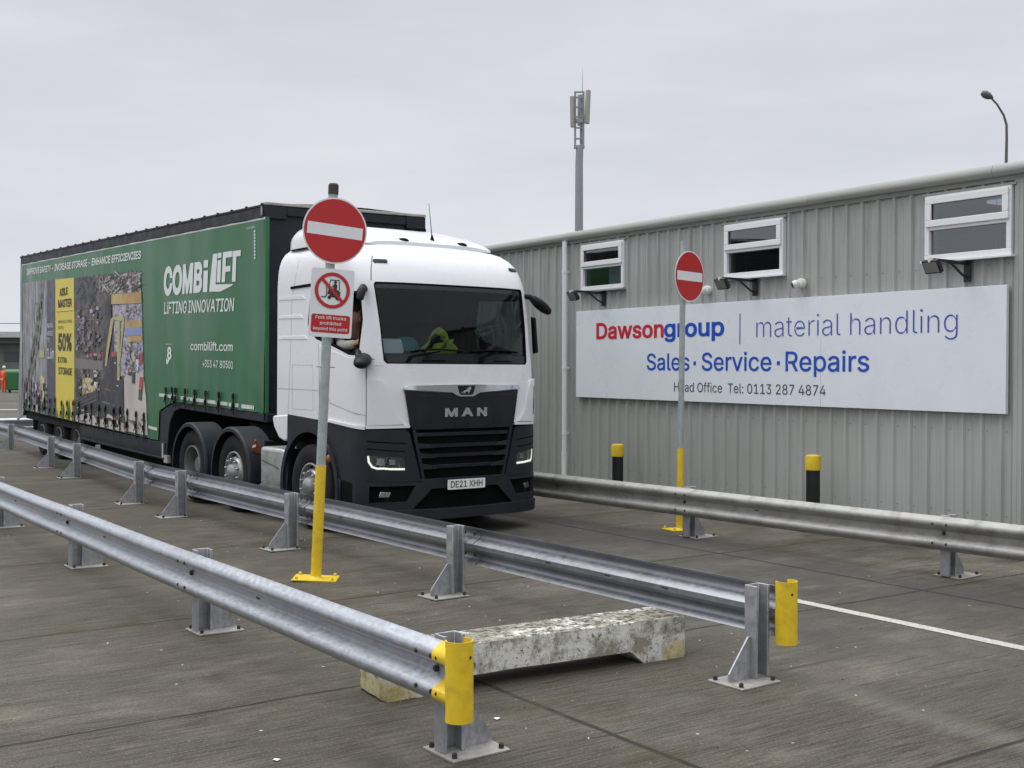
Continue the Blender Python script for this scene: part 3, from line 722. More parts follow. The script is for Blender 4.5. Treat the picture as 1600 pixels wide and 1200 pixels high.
box(bm, xw, xw+.10, -.034, -.03, .03, bz(4.38)); box(bm, xw+.03, xw+.05, -.038, -.0341, .03, bz(4.38)); build('cover_strip', bm, 'cladding', bl)
# downpipe
bm = nb(); xp = -3.40*K
tube(bm, [(xp, -.10, bz(4.43)), (xp, -.10, .55)], .041, 18); tube(bm, [(xp, -.10, .55), (xp, -.10, .50), (xp, -.10, .12), (xp, -.16, .05)], [.047, .047, .046, .046], 18)
for z in (3.45, 1.9, .85): tube(bm, [(xp, -.10, z-.025), (xp, -.10, z+.025)], .048, 18); box(bm, xp-.02, xp+.02, -.07, -.02, z-.015, z+.015)
build('downpipe', bm, 'upvc', bl, smooth=40)
# rooms behind the windows
bm = nb()
q = [(xs0+.1, .35), (xs1-.1, .35), (xs1-.1, 4.2), (xs0+.1, 4.2)]
def quad(bm, vs, mi=0):
    f = bm.faces.new([bm.verts.new(v) for v in vs]); f.material_index = mi
quad(bm, [(x, y, .1) for x, y in q]); quad(bm, [(x, y, WZ1+.04) for x, y in q]); quad(bm, [(q[2][0], 4.2, .1), (q[3][0], 4.2, .1), (q[3][0], 4.2, WZ1+.04), (q[2][0], 4.2, WZ1+.04)])
build('room_interior', bm, 'room', bl)
bm = nb()
for xa, ya in ((5.45*K, .9), (5.6*K, 2.2)): box(bm, xa, xa+.75, ya, ya+.62, WZ1-.015, WZ1+.02)
build('ceiling_light', bm, 'room_light', bl)
for i, (a, b) in enumerate(wins):
    fr_ = empty('window', (a, 0, WZ0)); fr_.parent = bl
    w, h = b-a, WZ1-WZ0; t = .062; sp = h*.50
    bm = nb(); y0, y1 = -.062, .10
    box(bm, 0, w, y0, y1, 0, t); box(bm, 0, w, y0, y1, h-t*.8, h); box(bm, 0, t, y0, y1, t, h-t*.8); box(bm, w-t, w, y0, y1, t, h-t*.8); box(bm, t, w-t, y0, y1, sp-.025, sp+.025)
    build('frame', bm, 'upvc', fr_, bevel=.005)
    bm = nb(); sx0, sx1, sz0, sz1 = .025, w-.025, sp+.012, h-.02; ts = .075; ya, yb = -.085, -.0625
    box(bm, sx0, sx1, ya, yb, sz0, sz0+ts); box(bm, sx0, sx1, ya, yb, sz1-ts, sz1); box(bm, sx0, sx0+ts, ya, yb, sz0+ts, sz1-ts); box(bm, sx1-ts, sx1, ya, yb, sz0+ts, sz1-ts)
    build('sash', bm, 'upvc', fr_, bevel=.006)
    bm = nb(); quad(bm, [(.05, -.055, sp+.03), (w-.05, -.055, sp+.03), (w-.05, -.055, h-.05), (.05, -.055, h-.05)]); quad(bm, [(t-.005, -.02, t-.005), (w-t+.005, -.02, t-.005), (w-t+.005, -.02, sp-.02), (t-.005, -.02, sp-.02)])
    build('pane', bm, 'glass_win', fr_)
    bm = nb(); box(bm, -.03, w+.03, -.10, -.03, -.03, -.004); build('sill', bm, 'upvc' if i else 'trim_grey', fr_, bevel=.004)
    bm = nb(); box(bm, -.045, w+.045, -.052, -.028, h+.003, h+.03); build('drip_trim', bm, 'trim_grey', fr_)
    if i == 0:
        bm = nb(); box(bm, w*.60, w-t, .0, .012, t, sp-.02); tube(bm, [(w*.64, -.004, t+.02), (w*.70, -.004, sp-.05)], .006, 8)
        build('blind_panel', bm, 'upvc', fr_)
# signboard
def bwall(x, z, o): return (x, -.075-o, z)
sb_ = tag(empty('signboard', bl.location, (0, 0, BY)), 'long white signboard with red and blue lettering on the corrugated wall', 'signboard')
X0, X1, Z0, Z1 = -3.05*K, 6.655*K, bz(1.313), bz(3.013)
bm = nb(); nP = 3
for i in range(nP):
    xa = X0+(X1-X0)*i/nP; xb = X0+(X1-X0)*(i+1)/nP-.003
    box(bm, xa, xb, -.075, -.03, Z0, Z1)
build('panel', bm, 'sign_board', sb_, bevel=.003)
def lettering(name, s, x0, x1, zb, zt, m, **k):
    bm = nb(); text(bm, s, x0*K, x1*K, bz(zb), bz(zt), bwall, .0035, 0, step=2, **k); return build(name, bm, m, sb_, recalc=False)
lettering('lettering', 'Dawson', -2.37, -.335, 2.447, 2.764, 'txt_red', bold=.022)
lettering('lettering', 'group', -.325, 1.254, 2.447, 2.764, 'txt_blue', bold=.022)
bm = nb(); box(bm, 1.635*K-.008, 1.635*K+.008, -.0785, -.0752, bz(2.30), bz(2.81)); build('divider', bm, 'txt_blue2', sb_)
lettering('lettering', 'material handling', 2.02, 5.90, 2.41, 2.735, 'txt_blue2', bold=-.012)
lettering('lettering', 'Sales', -.815, .37, 1.857, 2.16, 'txt_blue', bold=.008)
lettering('lettering', 'Service', .69, 2.367, 1.857, 2.165, 'txt_blue', bold=.008)
lettering('lettering', 'Repairs', 2.68, 4.372, 1.857, 2.17, 'txt_blue', bold=.008)
for x in (.507, 2.523):
    bm = nb(); box(bm, x*K-.026, x*K+.026, -.0785, -.0752, bz(1.985)-.026, bz(1.985)+.026); build('dot', bm, 'txt_blue', sb_)
lettering('lettering', 'Head Office  Tel: 0113 287 4874', -.04, 3.528, 1.485, 1.645, 'txt_dark')
# floodlights and cameras on the wall
def floodlight(xp, label):
    r = tag(empty('floodlight', bl.matrix_basis @ Vector((xp, 0, bz(3.30))), (0, 0, BY)), label, 'floodlight', 'floodlights on the corrugated wall')
    bm = nb(); box(bm, -.045, .045, -.045, -.03, -.17, .06); build('wall_plate', bm, 'flood_black', r, bevel=.003)
    bm = nb(); tube(bm, [(0, -.05, .035), (0, -.60, .045)], .017, 8); tube(bm, [(0, -.05, -.12), (0, -.12, -.10), (0, -.28, .0), (0, -.34, .035)], .014, 8)
    box(bm, -.012, .012, -.36, -.05, .015, .03); build('arm', bm, 'flood_black', r, smooth=40)
    h = empty('lamp_head', (0, -.62, -.03), (math.radians(30), 0, 0)); h.parent = r
    bm = nb(); box(bm, -.10, .10, -.02, .03, -.075, .075); 
    for i in range(5): box(bm, -.08+.038*i, -.07+.038*i, .03, .05, -.06, .06)
    build('housing', bm, 'flood_black', h, bevel=.004)
    bm = nb(); box(bm, -.085, .085, -.024, -.0205, -.06, .06); build('lens', bm, 'alu', h)
    bm = nb(); tube(bm, [(0, 0, .05), (0, .02, .09)], .03, 10); build('swivel', bm, 'cctv_white', h, smooth=40)
    return r
fl = {}
for i, (x, lb) in enumerate([(-2.208, 'black floodlight on an arm under the left window, beside the downpipe'), (1.934, 'black floodlight on an arm under the middle window'), (6.013, 'black floodlight on an arm under the right window')]):
    floodlight(x*K, lb)
def cctv(xp, zp, label):
    r = tag(empty('security_camera', bl.matrix_basis @ Vector((xp, 0, zp)), (0, 0, BY)), label, 'camera', 'security cameras on the corrugated wall')
    bm = nb(); lathe(bm, [(0, -.02), (.062, -.02), (.062, .035), (.055, .05), (0, .05)], (0, -.05, 0), (0, -1, 0), 24); build('mount', bm, 'cctv_white', r, smooth=40)
    bm = nb(); c = Vector((-.02, -.135, -.015)); ax = Vector((-.5, -.8, -.25)).normalized()
    lathe(bm, [(.056*math.sin(t), -.056*math.cos(t)) for t in [PI*i/12 for i in range(10)]], c, ax, 24); build('ball', bm, 'cctv_white', r, smooth=60)
    bm = nb(); lathe(bm, [(0, .052), (.030, .050), (.036, .040)], c, ax, 20); build('lens', bm, 'black_gloss', r, smooth=40)
cctv(.80*K, bz(3.245), 'small white dome camera right beside the no entry disc'); cctv(2.985*K, bz(3.236), 'small white dome camera on the bare wall left of the right window')
# bollards
def bollard(loc, h, label):
    r = tag(empty('bollard', loc), label, 'bollard', 'black bollards with yellow caps')
    bm = nb(); tube(bm, [(0, 0, 0), (0, 0, h-.17)], .083, 28); build('sleeve', bm, 'bollard_black', r, smooth=40)
    bm = nb(); lathe(bm, [(.084, h-.185), (.094, h-.18), (.095, h-.03), (.088, h-.008), (.06, h), (0, h)], (0, 0, 0), (0, 0, 1), 28); build('cap', bm, 'yellow', r, smooth=40)
bollard((1.569, 17.85, 0), .78, 'black bollard with yellow cap near the white downpipe')
bollard((3.64, 14.55, 0), .87, 'black bollard with yellow cap under the middle of the signboard')

# ------------------------------------------------------------------ mast, street lamp, far building, person and bin
mr = tag(empty('phone_mast', (2.76, 50, 0)), 'tall grey phone mast with panel antennas behind the building', 'mast')
bm = nb(); tube(bm, [(0, 0, 0), (0, 0, 10.3), (.02, 0, 11.0)], [.20, .16, .15], 16); build('pole', bm, 'mast_grey', mr, smooth=40)
bm = nb()
for x in (-.17, .17): tube(bm, [(x, 0, 10.95), (x, 0, 13.25)], .045, 8)
tube(bm, [(.1, .15, 10.95), (.1, .15, 13.0)], .07, 8)
for z in (10.95, 11.3, 11.75, 12.2, 12.6, 13.0, 13.22): box(bm, -.2, .2, -.03, .03, z-.03, z+.03)
box(bm, -.22, .22, -.1, .1, 10.9, 11.02); box(bm, -.12, .14, -.08, .08, 11.95, 12.12); build('lattice', bm, 'mast_grey', mr)
for (x, z0, z1, w, tilt) in ((-.28, 11.75, 13.05, .16, .02), (.31, 11.9, 13.3, .20, -.045), (.05, 11.9, 13.2, .2, 0)):
    bm = nb(); y = -.08 if abs(x) > .1 else .35
    box(bm, -w/2, w/2, -.07, .07, 0, z1-z0); o = build('panel_antenna', bm, 'antenna_tan', mr, bevel=.03); o.location = (x, y, z0); o.rotation_euler = (0, -tilt, .5 if x > 0 else -.4)
bm = nb(); tube(bm, [(.12, 0, 13.2), (.14, 0, 14.2)], [.018, .006], 6); build('lightning_rod', bm, 'mast_grey', mr)
lr = tag(empty('street_lamp', (20.4, 50, 0)), 'slender curved street lamp standing behind the roof at right', 'street lamp')
bm = nb(); tube(bm, [(0, 0, 0), (0, 0, 9), (.03, 0, 11.3), (.02, 0, 11.9), (-.1, 0, 12.3), (-.38, 0, 12.75), (-.62, 0, 13.0)], [.08, .07, .055, .05, .045, .042, .04], 10); build('pole', bm, 'lamp_dark', lr, smooth=50)
bm = nb(); lathe(bm, [(0, -.28), (.06, -.24), (.15, -.05), (.16, .12), (.10, .26), (0, .30)], (-.8, -.05, 13.1), (-.85, -.1, .38), 14); o = build('lamp_head', bm, 'lamp_dark', lr, smooth=50)
fb = tag(empty('far_building', (-45, 95, 0)), 'low flat roofed grey building far behind the trailer', 'building')
bm = nb(); box(bm, -34, 24, 0, 12, 0, 3.55); build('wall', bm, 'far_wall', fb)
bm = nb(); box(bm, -34.3, 24.3, -1.0, 12.3, 3.56, 4.0, 0); build('canopy', bm, 'far_dark', fb)
bm = nb(); box(bm, -34.6, 10.2, -1.4, 12.6, 4.01, 4.45); build('roof', bm, 'far_roof', fb)
bm = nb()
for i in range(14): tube(bm, [(-30+3.1*i, -1, 4.4), (-30+3.1*i, -1, 5.25)], .09 if i % 3 else .14, 6)
tube(bm, [(-30, -1, 5.1), (11, -1, 5.1)], .03, 6); build('roof_railing', bm, 'far_dark', fb)
for i in range(9): bm = nb(); box(bm, -30+5*i, -27.5+5*i, -.08, -.01, 2.0+(i % 2)*.15, 2.9); build('window', bm, 'far_dark', fb)
bn = tag(empty('wheelie_bin', (-33.75, 82.3, 0), (0, 0, .3)), 'green wheelie bin standing beside the worker in orange', 'bin')
bm = nb(); prism(bm, [(-.62, .18), (-.70, 1.35), (.70, 1.35), (.62, .18)], lambda x, z: (x, -.5, z), lambda x, z: (x, .5, z)); build('tub', bm, 'bin_green', bn, bevel=.05)
bm = nb(); lathe(bm, [(0, 0), (.4, 0)], (0, 0, 0), (1, 0, 0), 4); bm.free(); bm = nb(); tube(bm, [(-.74, 0, 1.36), (.74, 0, 1.36)], .50, 16); 
for v in bm.verts: v.co.z = 1.36+(v.co.z-1.36)*.45 if v.co.z > 1.36 else 1.36
build('lid', bm, 'bin_green', bn, smooth=50)
for x in (-.5, .5):
    for y in (-.4, .4):
        bm = nb(); lathe(bm, [(0, -.04), (.1, -.04), (.1, .04), (0, .04)], (x, y, .1), (1, 0, 0), 14); build('wheel', bm, 'rubber', bn, smooth=40)
# worker far away in orange hi-vis, standing, seen from behind
J = [((0, 0, .98), (.15, .12), -1), ((0, .0, 1.18), (.14, .11), 0), ((0, .01, 1.40), (.17, .11), 1), ((0, .01, 1.52), (.06, .06), 2), ((0, -.01, 1.62), (.085, .10), 3), ((0, -.01, 1.73), (.07, .085), 4),
     ((.20, .01, 1.43), .065, 2), ((.26, .02, 1.16), .05, 6), ((.25, -.10, .93), .036, 7), ((.25, -.13, .86), .03, 8), ((-.20, .01, 1.43), .065, 2), ((-.27, .02, 1.16), .05, 10), ((-.26, -.08, .93), .036, 11), ((-.26, -.11, .86), .03, 12),
     ((.10, 0, .90), .10, 0), ((.12, -.01, .50), .065, 14), ((.13, .02, .10), .045, 15), ((.14, -.12, .04), .04, 16), ((-.10, 0, .90), .10, 0), ((-.13, .0, .50), .065, 18), ((-.15, .03, .10), .045, 19), ((-.16, -.10, .04), .04, 20)]
for k, (x, y) in enumerate([(.02, -.02), (.01, -.03), (0, -.035), (-.01, -.03)]):
    J.append(((.25+x*.7, -.14+y*.4, .80), .011, 9)); J.append(((.25+x, -.14+y*.3, .75), .009, len(J)-1))
wk = skin_figure('person', J, 'skin'); wk.location = (-34.55, 82, 0); wk.rotation_euler = (0, 0, 2.6)
tag(wk, 'worker in orange hi-vis jacket and trousers standing far off beside a green bin', 'person')
skin_figure('hivis_jacket', [((0, 0, .92), (.19, .15), -1), ((0, .0, 1.18), (.175, .14), 0), ((0, .01, 1.41), (.19, .13), 1), ((0, .01, 1.49), (.08, .08), 2), ((.21, .01, 1.43), .08, 2), ((.27, .02, 1.16), .065, 4), ((.26, -.09, .95), .05, 5), ((-.21, .01, 1.43), .08, 2), ((-.28, .02, 1.16), .065, 7), ((-.27, -.07, .95), .05, 8)], 'hivis_orange', wk)
skin_figure('trousers', [((0, 0, .95), (.165, .135), -1), ((.10, 0, .88), .12, 0), ((.12, -.01, .50), .085, 1), ((.13, .02, .12), .065, 2), ((-.10, 0, .88), .12, 0), ((-.13, .0, .50), .085, 4), ((-.15, .03, .12), .065, 5)], 'hivis_orange', wk)
bm = nb(); lathe(bm, [(.105, -.02), (.108, .03), (.09, .09), (.05, .12), (0, .13)], (0, -.01, 1.70), (0, 0, 1), 16); build('hard_hat', bm, 'sign_white', wk, smooth=60)

# ------------------------------------------------------------------ lorry cab: surface of the body as a map (s along the plan outline, z up)
CA, CW_, CR = .46, 1.22, -2.28
_y = [1.22*math.sin(PI/2*i/399)**(2/3) for i in range(400)]
_d = [-CA*(1-max(0, min(1, 1-(y/CW_)**3))**(1/3)) for y in _y]
_s = [0]
for i in range(1, 400): _s.append(_s[-1]+math.hypot(_y[i]-_y[i-1], _d[i]-_d[i-1]))
SC = _s[-1]; SE = SC+(-CA-CR)
def interp(x, X, Y):
    if x <= X[0]: return Y[0]
    if x >= X[-1]: return Y[-1]
    i = bisect_right(X, x)-1; return Y[i]+(Y[i+1]-Y[i])*(x-X[i])/(X[i+1]-X[i])
ZK = [0, 1.7, 1.95, 2.4, 2.87, 3.05, 3.2, 3.3, 3.36, 3.40, 3.5]; XK = [0, 0, -.02, -.075, -.17, -.25, -.37, -.52, -.70, -.95, -1.3]
ZW = [0, 2.9, 3.1, 3.22, 3.3, 3.36, 3.40, 3.5]; WK = [1.22, 1.22, 1.205, 1.17, 1.12, 1.04, .93, .8]
def smooth_(z, X, Y): return sum(interp(z+t, X, Y) for t in (-.06, -.03, 0, .03, .06))/5
def cpos(s, z):
    t = abs(s); xf = smooth_(z, ZK, XK); w = smooth_(z, ZW, WK); sg = 1 if s >= 0 else -1
    if t <= SC: return Vector((xf+interp(t, _s, _d), sg*interp(t, _s, _y)*w/CW_, z))
    k = (t-SC)/(SE-SC); return Vector(((xf-CA)*(1-k)+CR*k, sg*w, z))
def cmap(s, z, off):
    p = cpos(s, z)
    if off == 0: return p
    e = .012; a = cpos(s+e, z)-cpos(s-e, z); b = cpos(s, z+e)-cpos(s, z-e)
    return p+a.cross(b).normalized()*off
def sx(x, z=1.5):                                             # s (right flank, negative) for a given x
    xf = smooth_(z, ZK, XK); return -(SC+(SE-SC)*((xf-CA-x)/(xf-CA-CR)))
CT = Vector((-.551270, 13.831475, 0)); CROT = (-.0045055, .00453748, -.91351476)
lo = tag(empty('lorry', CT, CROT), 'white lorry tractor with dark bumper and grille, number plate DE21 XHH', 'lorry')
def patch(name, m, loops, off=.0, thick=0., parent=lo, step=.1, bevel=0., smooth=30, mir=False, mi=0):
    bm = nb()
    if not isinstance(loops[0][0], (tuple, list)): loops = [loops]
    for k in ((1, -1) if mir else (1,)):
        lp = [[(x*k, z) for x, z in l] for l in loops]
        flat(bm, lp, cmap, step=step, off=off, thick=thick, mi=mi)
    return build(name, bm, m, parent, smooth=smooth, bevel=bevel)
def line_pts(pts, w):                                         # polyline -> thin polygon
    L, R = [], []
    for i, p in enumerate(pts):
        a = Vector(pts[max(i-1, 0)]); b = Vector(pts[min(i+1, len(pts)-1)]); d = (b-a).normalized(); n = Vector((-d.y, d.x))*w/2
        L.append((p[0]+n.x, p[1]+n.y)); R.append((p[0]-n.x, p[1]-n.y))
    return L+R[::-1]
def mirr(l): return [(-x, z) for x, z in l]
WS = [(-.985, 1.955), (.985, 1.955), (1.02, 1.99), (1.062, 2.84), (1.04, 2.868), (-1.04, 2.868), (-1.062, 2.84), (-1.02, 1.99)]
SW = [(-1.30, 2.075), (-1.40, 2.045), (-1.50, 2.05), (-1.861, 2.146), (-2.26, 2.234), (-2.30, 2.26), (-2.462, 2.403), (-2.46, 2.45), (-2.36, 2.775), (-2.33, 2.80), (-1.25, 2.762), (-1.215, 2.74), (-1.222, 2.44)]
# white shell (windscreen and both door windows are real openings)
shell_z0 = 1.25
outer = [(-SE, shell_z0), (SE, shell_z0), (SE, 3.40), (-SE, 3.40)]
bm = nb(); flat(bm, [outer, WS, SW, mirr(SW)], cmap, step=.07)
n_ = 60; capv = [bm.verts.new(cmap(-SE+2*SE*i/n_, 3.40, 0)) for i in range(n_+1)]; bm.faces.new(capv)
shell = build('cab_shell', bm, 'white_paint', lo, smooth=40)
bm = nb(); box(bm, -2.29, -2.262, -1.17, 1.17, 1.28, 3.12); build('rear_wall', bm, 'white_paint', lo, bevel=.015)
bm = nb(); flat(bm, [[(-SE, 1.2), (SE, 1.2), (SE, 3.2), (-SE, 3.2)], WS, SW, mirr(SW)], cmap, step=.12, off=-.05)
box(bm, -2.2, -.62, -1.1, 1.1, 3.06, 3.10); box(bm, -2.2, -.42, -1.1, 1.1, 1.2, 1.26); box(bm, -.43, -.10, -.7, .7, 1.2, 1.26); box(bm, -2.24, -2.18, -1.12, 1.12, 1.25, 3.1)
build('cab_interior', bm, 'cab_trim', lo, smooth=40)
bm = nb(); ins = [(-1.25, 2.11)]
flat(bm, [WS, [(x*.985, 2.41+(z-2.41)*.97) for x, z in WS]], cmap, step=.1, off=-.004, thick=.05)
for sgn in (1, -1):
    cx_ = sum(p[0] for p in SW)/len(SW)*sgn; cz_ = 2.42
    flat(bm, [[(x*sgn, z) for x, z in SW], [(cx_+(x*sgn-cx_)*.955, cz_+(z-cz_)*.925) for x, z in SW]], cmap, step=.1, off=-.002, thick=.05)
build('window_seal', bm, 'black', lo, smooth=40)
patch('windscreen', 'glass_cab', [(x*.995, 2.41+(z-2.41)*.995) for x, z in WS], off=-.02, step=.08)
patch('windscreen_band', 'black_gloss', [(-1.05, 2.80), (1.05, 2.80), (1.045, 2.862), (-1.045, 2.862)], off=-.016)
patch('door_window', 'glass_cab', [(x*.995, z) for x, z in mirr(SW)], off=-.03)
patch('rear_side_window', 'glass_cab', [(-1.9, 2.17), (-2.26, 2.245), (-2.455, 2.403), (-2.355, 2.78), (-1.9, 2.78)], off=-.03)
# scuttle with wipers
patch('scuttle', 'black_gloss', [(-.975, 1.958), (.975, 1.958), (.99, 2.055), (.5, 2.075), (-.5, 2.075), (-.99, 2.055)], off=-.012)
for a, b, c in ((-.74, -.66, -.02), (.24, .14, .80)):
    w_ = empty('wiper', (0, 0, 0)); w_.parent = lo
    bm = nb(); P = [cmap(a, 1.975, .01), cmap(a+.05, 2.04, .03), cmap((b+c)/2, 2.095, .04)]; tube(bm, P, [.018, .013, .009], 8); build('arm', bm, 'black', w_, smooth=50)
    bm = nb(); tube(bm, [cmap(b+(c-b)*i/8, 2.098+.018*math.sin(PI*i/8), .028) for i in range(9)], .011, 8); build('blade', bm, 'black', w_, smooth=50)
for a, b in ((-.55, -.25), (.45, .72)): bm = nb(); flat(bm, [[(a, 1.985), (b, 1.985), (b, 2.0), (a, 2.0)]], cmap, off=.004, thick=.01); build('washer_jet', bm, 'black', lo)
# seams and pressed lines
for pts, w_ in (([(-1.217, 1.26), (-1.217, 1.78), (-1.21, 2.03), (-1.12, 2.0)], .010), ([(-1.085, 2.88), (-1.06, 3.02), (-1.01, 3.17)], .010), ([(-1.02, 1.93), (-1.217, 1.935)], .008),
                ([(sx(-1.21), 1.30), (sx(-1.2), 2.18)], .010), ([(sx(-1.99), 1.33), (sx(-1.90, 2.7), 2.70), (sx(-1.80, 3.2), 3.20)], .008), ([(sx(-2.27), 1.637), (sx(-1.22), 1.637)], .009),
                ([(sx(-1.88), 1.40), (sx(-1.88), 1.93), (sx(-1.36), 1.93), (sx(-1.36), 1.40), (sx(-1.88), 1.40)], .007), ([(-1.22, 1.86), (-1.55, 1.83), (sx(-1.19), 1.80)], .008)):
    patch('panel_gap', 'seam' if w_ > .0095 else 'seam_light', line_pts(pts, w_), off=.0012, step=.1)
patch('panel_gap', 'seam', mirr(line_pts([(-1.217, 1.26), (-1.217, 1.78), (-1.21, 2.03)], .010)), off=.0012)
for z, x1 in ((2.745, -1.56), (2.515, -1.61), (2.265, -1.50)):
    patch('side_ridge', 'white_paint', [(sx(-2.24, z), z+.012), (sx(x1-.06, z), z+.018), (sx(x1, z), z-.03), (sx(-2.24, z), z-.022)], off=.0065, thick=.008, bevel=.005)
patch('drip_rail', 'black', [(sx(-1.92, 2.85), 2.845), (sx(-1.30, 2.85), 2.86), (sx(-1.30, 2.85), 2.895), (sx(-1.92, 2.85), 2.875)], off=.012, thick=.014)
dr = patch('door', 'white_paint', [(-1.228, 1.265), (-1.228, 1.99), (-1.30, 2.035), (-1.5, 2.02), (sx(-1.195), 2.17), (sx(-1.195), 1.285)], off=.004, thick=.006, bevel=.003)
patch('handle', 'black', [(sx(-1.13), 1.34), (sx(-1.08), 1.34), (sx(-1.08), 1.60), (sx(-1.13), 1.60)], off=.025, thick=.02, parent=dr, bevel=.008)
patch('pressed_line', 'seam_light', line_pts([(-1.225, 1.38), (-1.5, 1.42), (sx(-.95), 1.50), (sx(-1.0), 1.62)], .012), off=.0062, parent=dr)
for sg in (1, -1):
    pl = [(-1.205, 1.27), (-.80, 1.285), (-.90, 1.40), (-1.02, 1.73), (-1.05, 1.765), (-1.205, 1.785)]
    ad = patch('air_deflector', 'white_paint', [(x*sg, z) for x, z in pl], off=.034, thick=.034, bevel=.012)
    patch('slot', 'black', [(x*sg, z) for x, z in [(-1.02, 1.37), (-1.045, 1.37), (-1.10, 1.70), (-1.08, 1.70)]] if sg < 0 else [(1.10, 1.36), (1.125, 1.36), (1.165, 1.70), (1.14, 1.70)], off=.0355, parent=ad)
    if sg < 0: bpy.data.objects.remove(ad.children[0])
for q in (1, -1): patch('lower_lip', 'white_paint', [(-1.215*q, 1.235), (-.735*q, 1.245), (-.735*q, 1.275), (-1.215*q, 1.27)], off=.03, thick=.035, bevel=.01)
patch('lower_lip', 'white_paint', [(-1.23, 1.225), (sx(-1.0), 1.285), (sx(-1.0), 1.31), (-1.23, 1.262)], off=.03, thick=.035, bevel=.01)
# roof: deflector cap, lamps, aerial, marker lights
bm = nb(); secs = []
for x, zt, w in ((-.72, 3.365, .86), (-.80, 3.40, .95), (-.95, 3.455, 1.02), (-1.2, 3.53, 1.08), (-1.55, 3.605, 1.11), (-1.9, 3.65, 1.12), (-2.1, 3.655, 1.115), (-2.2, 3.62, 1.09), (-2.24, 3.52, 1.06)):
    zb = interp(x, [-2.3, -.95, -.7], [3.34, 3.36, 3.33]); hgt = zt-zb; row = []
    for i in range(25):
        a = PI*i/24; c, s = math.cos(a), math.sin(a)
        row.append(bm.verts.new((x, -w*math.copysign(abs(c)**.42, c), zb+hgt*s**.55+.025*(1-(c*c)) )))
    secs.append(row)
for a, b in zip(secs, secs[1:]):
    for k in range(24): bm.faces.new((a[k], a[k+1], b[k+1], b[k]))
bm.faces.new(secs[0]); bm.faces.new(secs[-1][::-1])
build('roof_deflector', bm, 'white_paint', lo, smooth=40)
patch('panel_gap', 'seam', line_pts([(sx(-2.2, 3.34), 3.345), (sx(-1.5, 3.34), 3.345), (sx(-.95, 3.34), 3.34)], .012), off=.004)
for y in (-.34, .50):
    bm = nb(); c = Vector((-.80, y, 3.385)); lathe(bm, [(.075, 0), (.07, .03), (.045, .05), (0, .055)], c, (.1, 0, 1), 16)
    build('roof_lamp', bm, 'black', lo, smooth=50)
bm = nb(); lathe(bm, [(.045, 0), (.035, .04), (.012, .12), (.008, .14)], (-.86, .12, 3.38), (-.15, 0, 1), 12); tube(bm, [(-.88, .12, 3.5), (-.95, .12, 3.90)], [.006, .003], 6); build('aerial', bm, 'black', lo, smooth=50)
for s in (-.935, 1.01):
    patch('marker_light', 'dark_plastic', [(s-.075, 3.085), (s+.075, 3.085), (s+.085, 3.10), (s+.075, 3.125), (s-.075, 3.125), (s-.085, 3.11)], off=.012, thick=.014, bevel=.006)
# grille
patch('grille_panel', 'dark_paint', [(-.795, 1.66), (-.16, 1.625), (-.12, 1.605), (.12, 1.605), (.16, 1.625), (.795, 1.66), (.725, 1.26), (.70, 1.22), (-.70, 1.22), (-.725, 1.26)], off=.022, thick=.022, bevel=.006)
patch('grille_panel', 'dark_plastic', line_pts([(-.62, 1.60), (-.22, 1.585), (-.15, 1.545), (.15, 1.545), (.22, 1.585), (.62, 1.60)], .012), off=.026, thick=.006, bevel=.002)
patch('grille_recess', 'black', [(-.71, 1.23), (.71, 1.23), (.565, .66), (-.565, .66)], off=-.03, thick=.01)
for k in (1, -1):
    patch('grille_side', 'dark_plastic', [(k*-.705, 1.235), (k*-.665, 1.235), (k*-.54, .66), (k*-.575, .66)], off=.02, thick=.07)
for i, z in enumerate((1.165, 1.035, .925, .80)):
    hw = .70-(1.22-z)*.25-.02
    sl_ = patch('grille_slat', 'dark_paint', [(-hw, z-.022), (hw, z-.022), (hw, z+.018), (-hw, z+.018)], off=.006, thick=.05, bevel=.008)
    if i:
        for k in (1, -1): patch('slat_end', 'dark_plastic', [(k*hw, z-.026), (k*(hw-.20), z-.026), (k*(hw-.155), z+.014), (k*hw, z+.034)], off=.018, thick=.02, parent=sl_, bevel=.004)
ch = patch('chrome_strip', 'chrome', [(-.815, 1.668), (-.80, 1.70), (-.775, 1.715), (-.13, 1.728), (.13, 1.728), (.775, 1.715), (.80, 1.70), (.815, 1.668), (.20, 1.632), (.13, 1.60), (.09, 1.585), (-.09, 1.585), (-.13, 1.60), (-.20, 1.632)], off=.034, thick=.03, bevel=.008, step=.08)
em = patch('emblem', 'black_gloss', [(-.125, 1.712), (.125, 1.712), (.10, 1.632), (.078, 1.605), (-.078, 1.605), (-.10, 1.632)], off=.037, thick=.004, parent=ch)
lion = [(-.085, 1.625), (-.06, 1.64), (-.035, 1.655), (.0, 1.665), (.02, 1.69), (.04, 1.70), (.06, 1.695), (.065, 1.68), (.055, 1.668), (.045, 1.655), (.035, 1.628), (.02, 1.625), (.02, 1.645), (-.015, 1.638), (-.03, 1.622), (-.045, 1.62), (-.04, 1.635)]
patch('lion', 'alu', lion, off=.039, parent=em)
bm = nb(); text(bm, 'M A N', -.295, .295, 1.36, 1.46, cmap, .03, 0, bold=.042, step=.1); o = build('lettering', bm, 'chrome', lo, recalc=False)
sol = o.modifiers.new('solid', 'SOLIDIFY'); sol.thickness = .008; sol.offset = 0
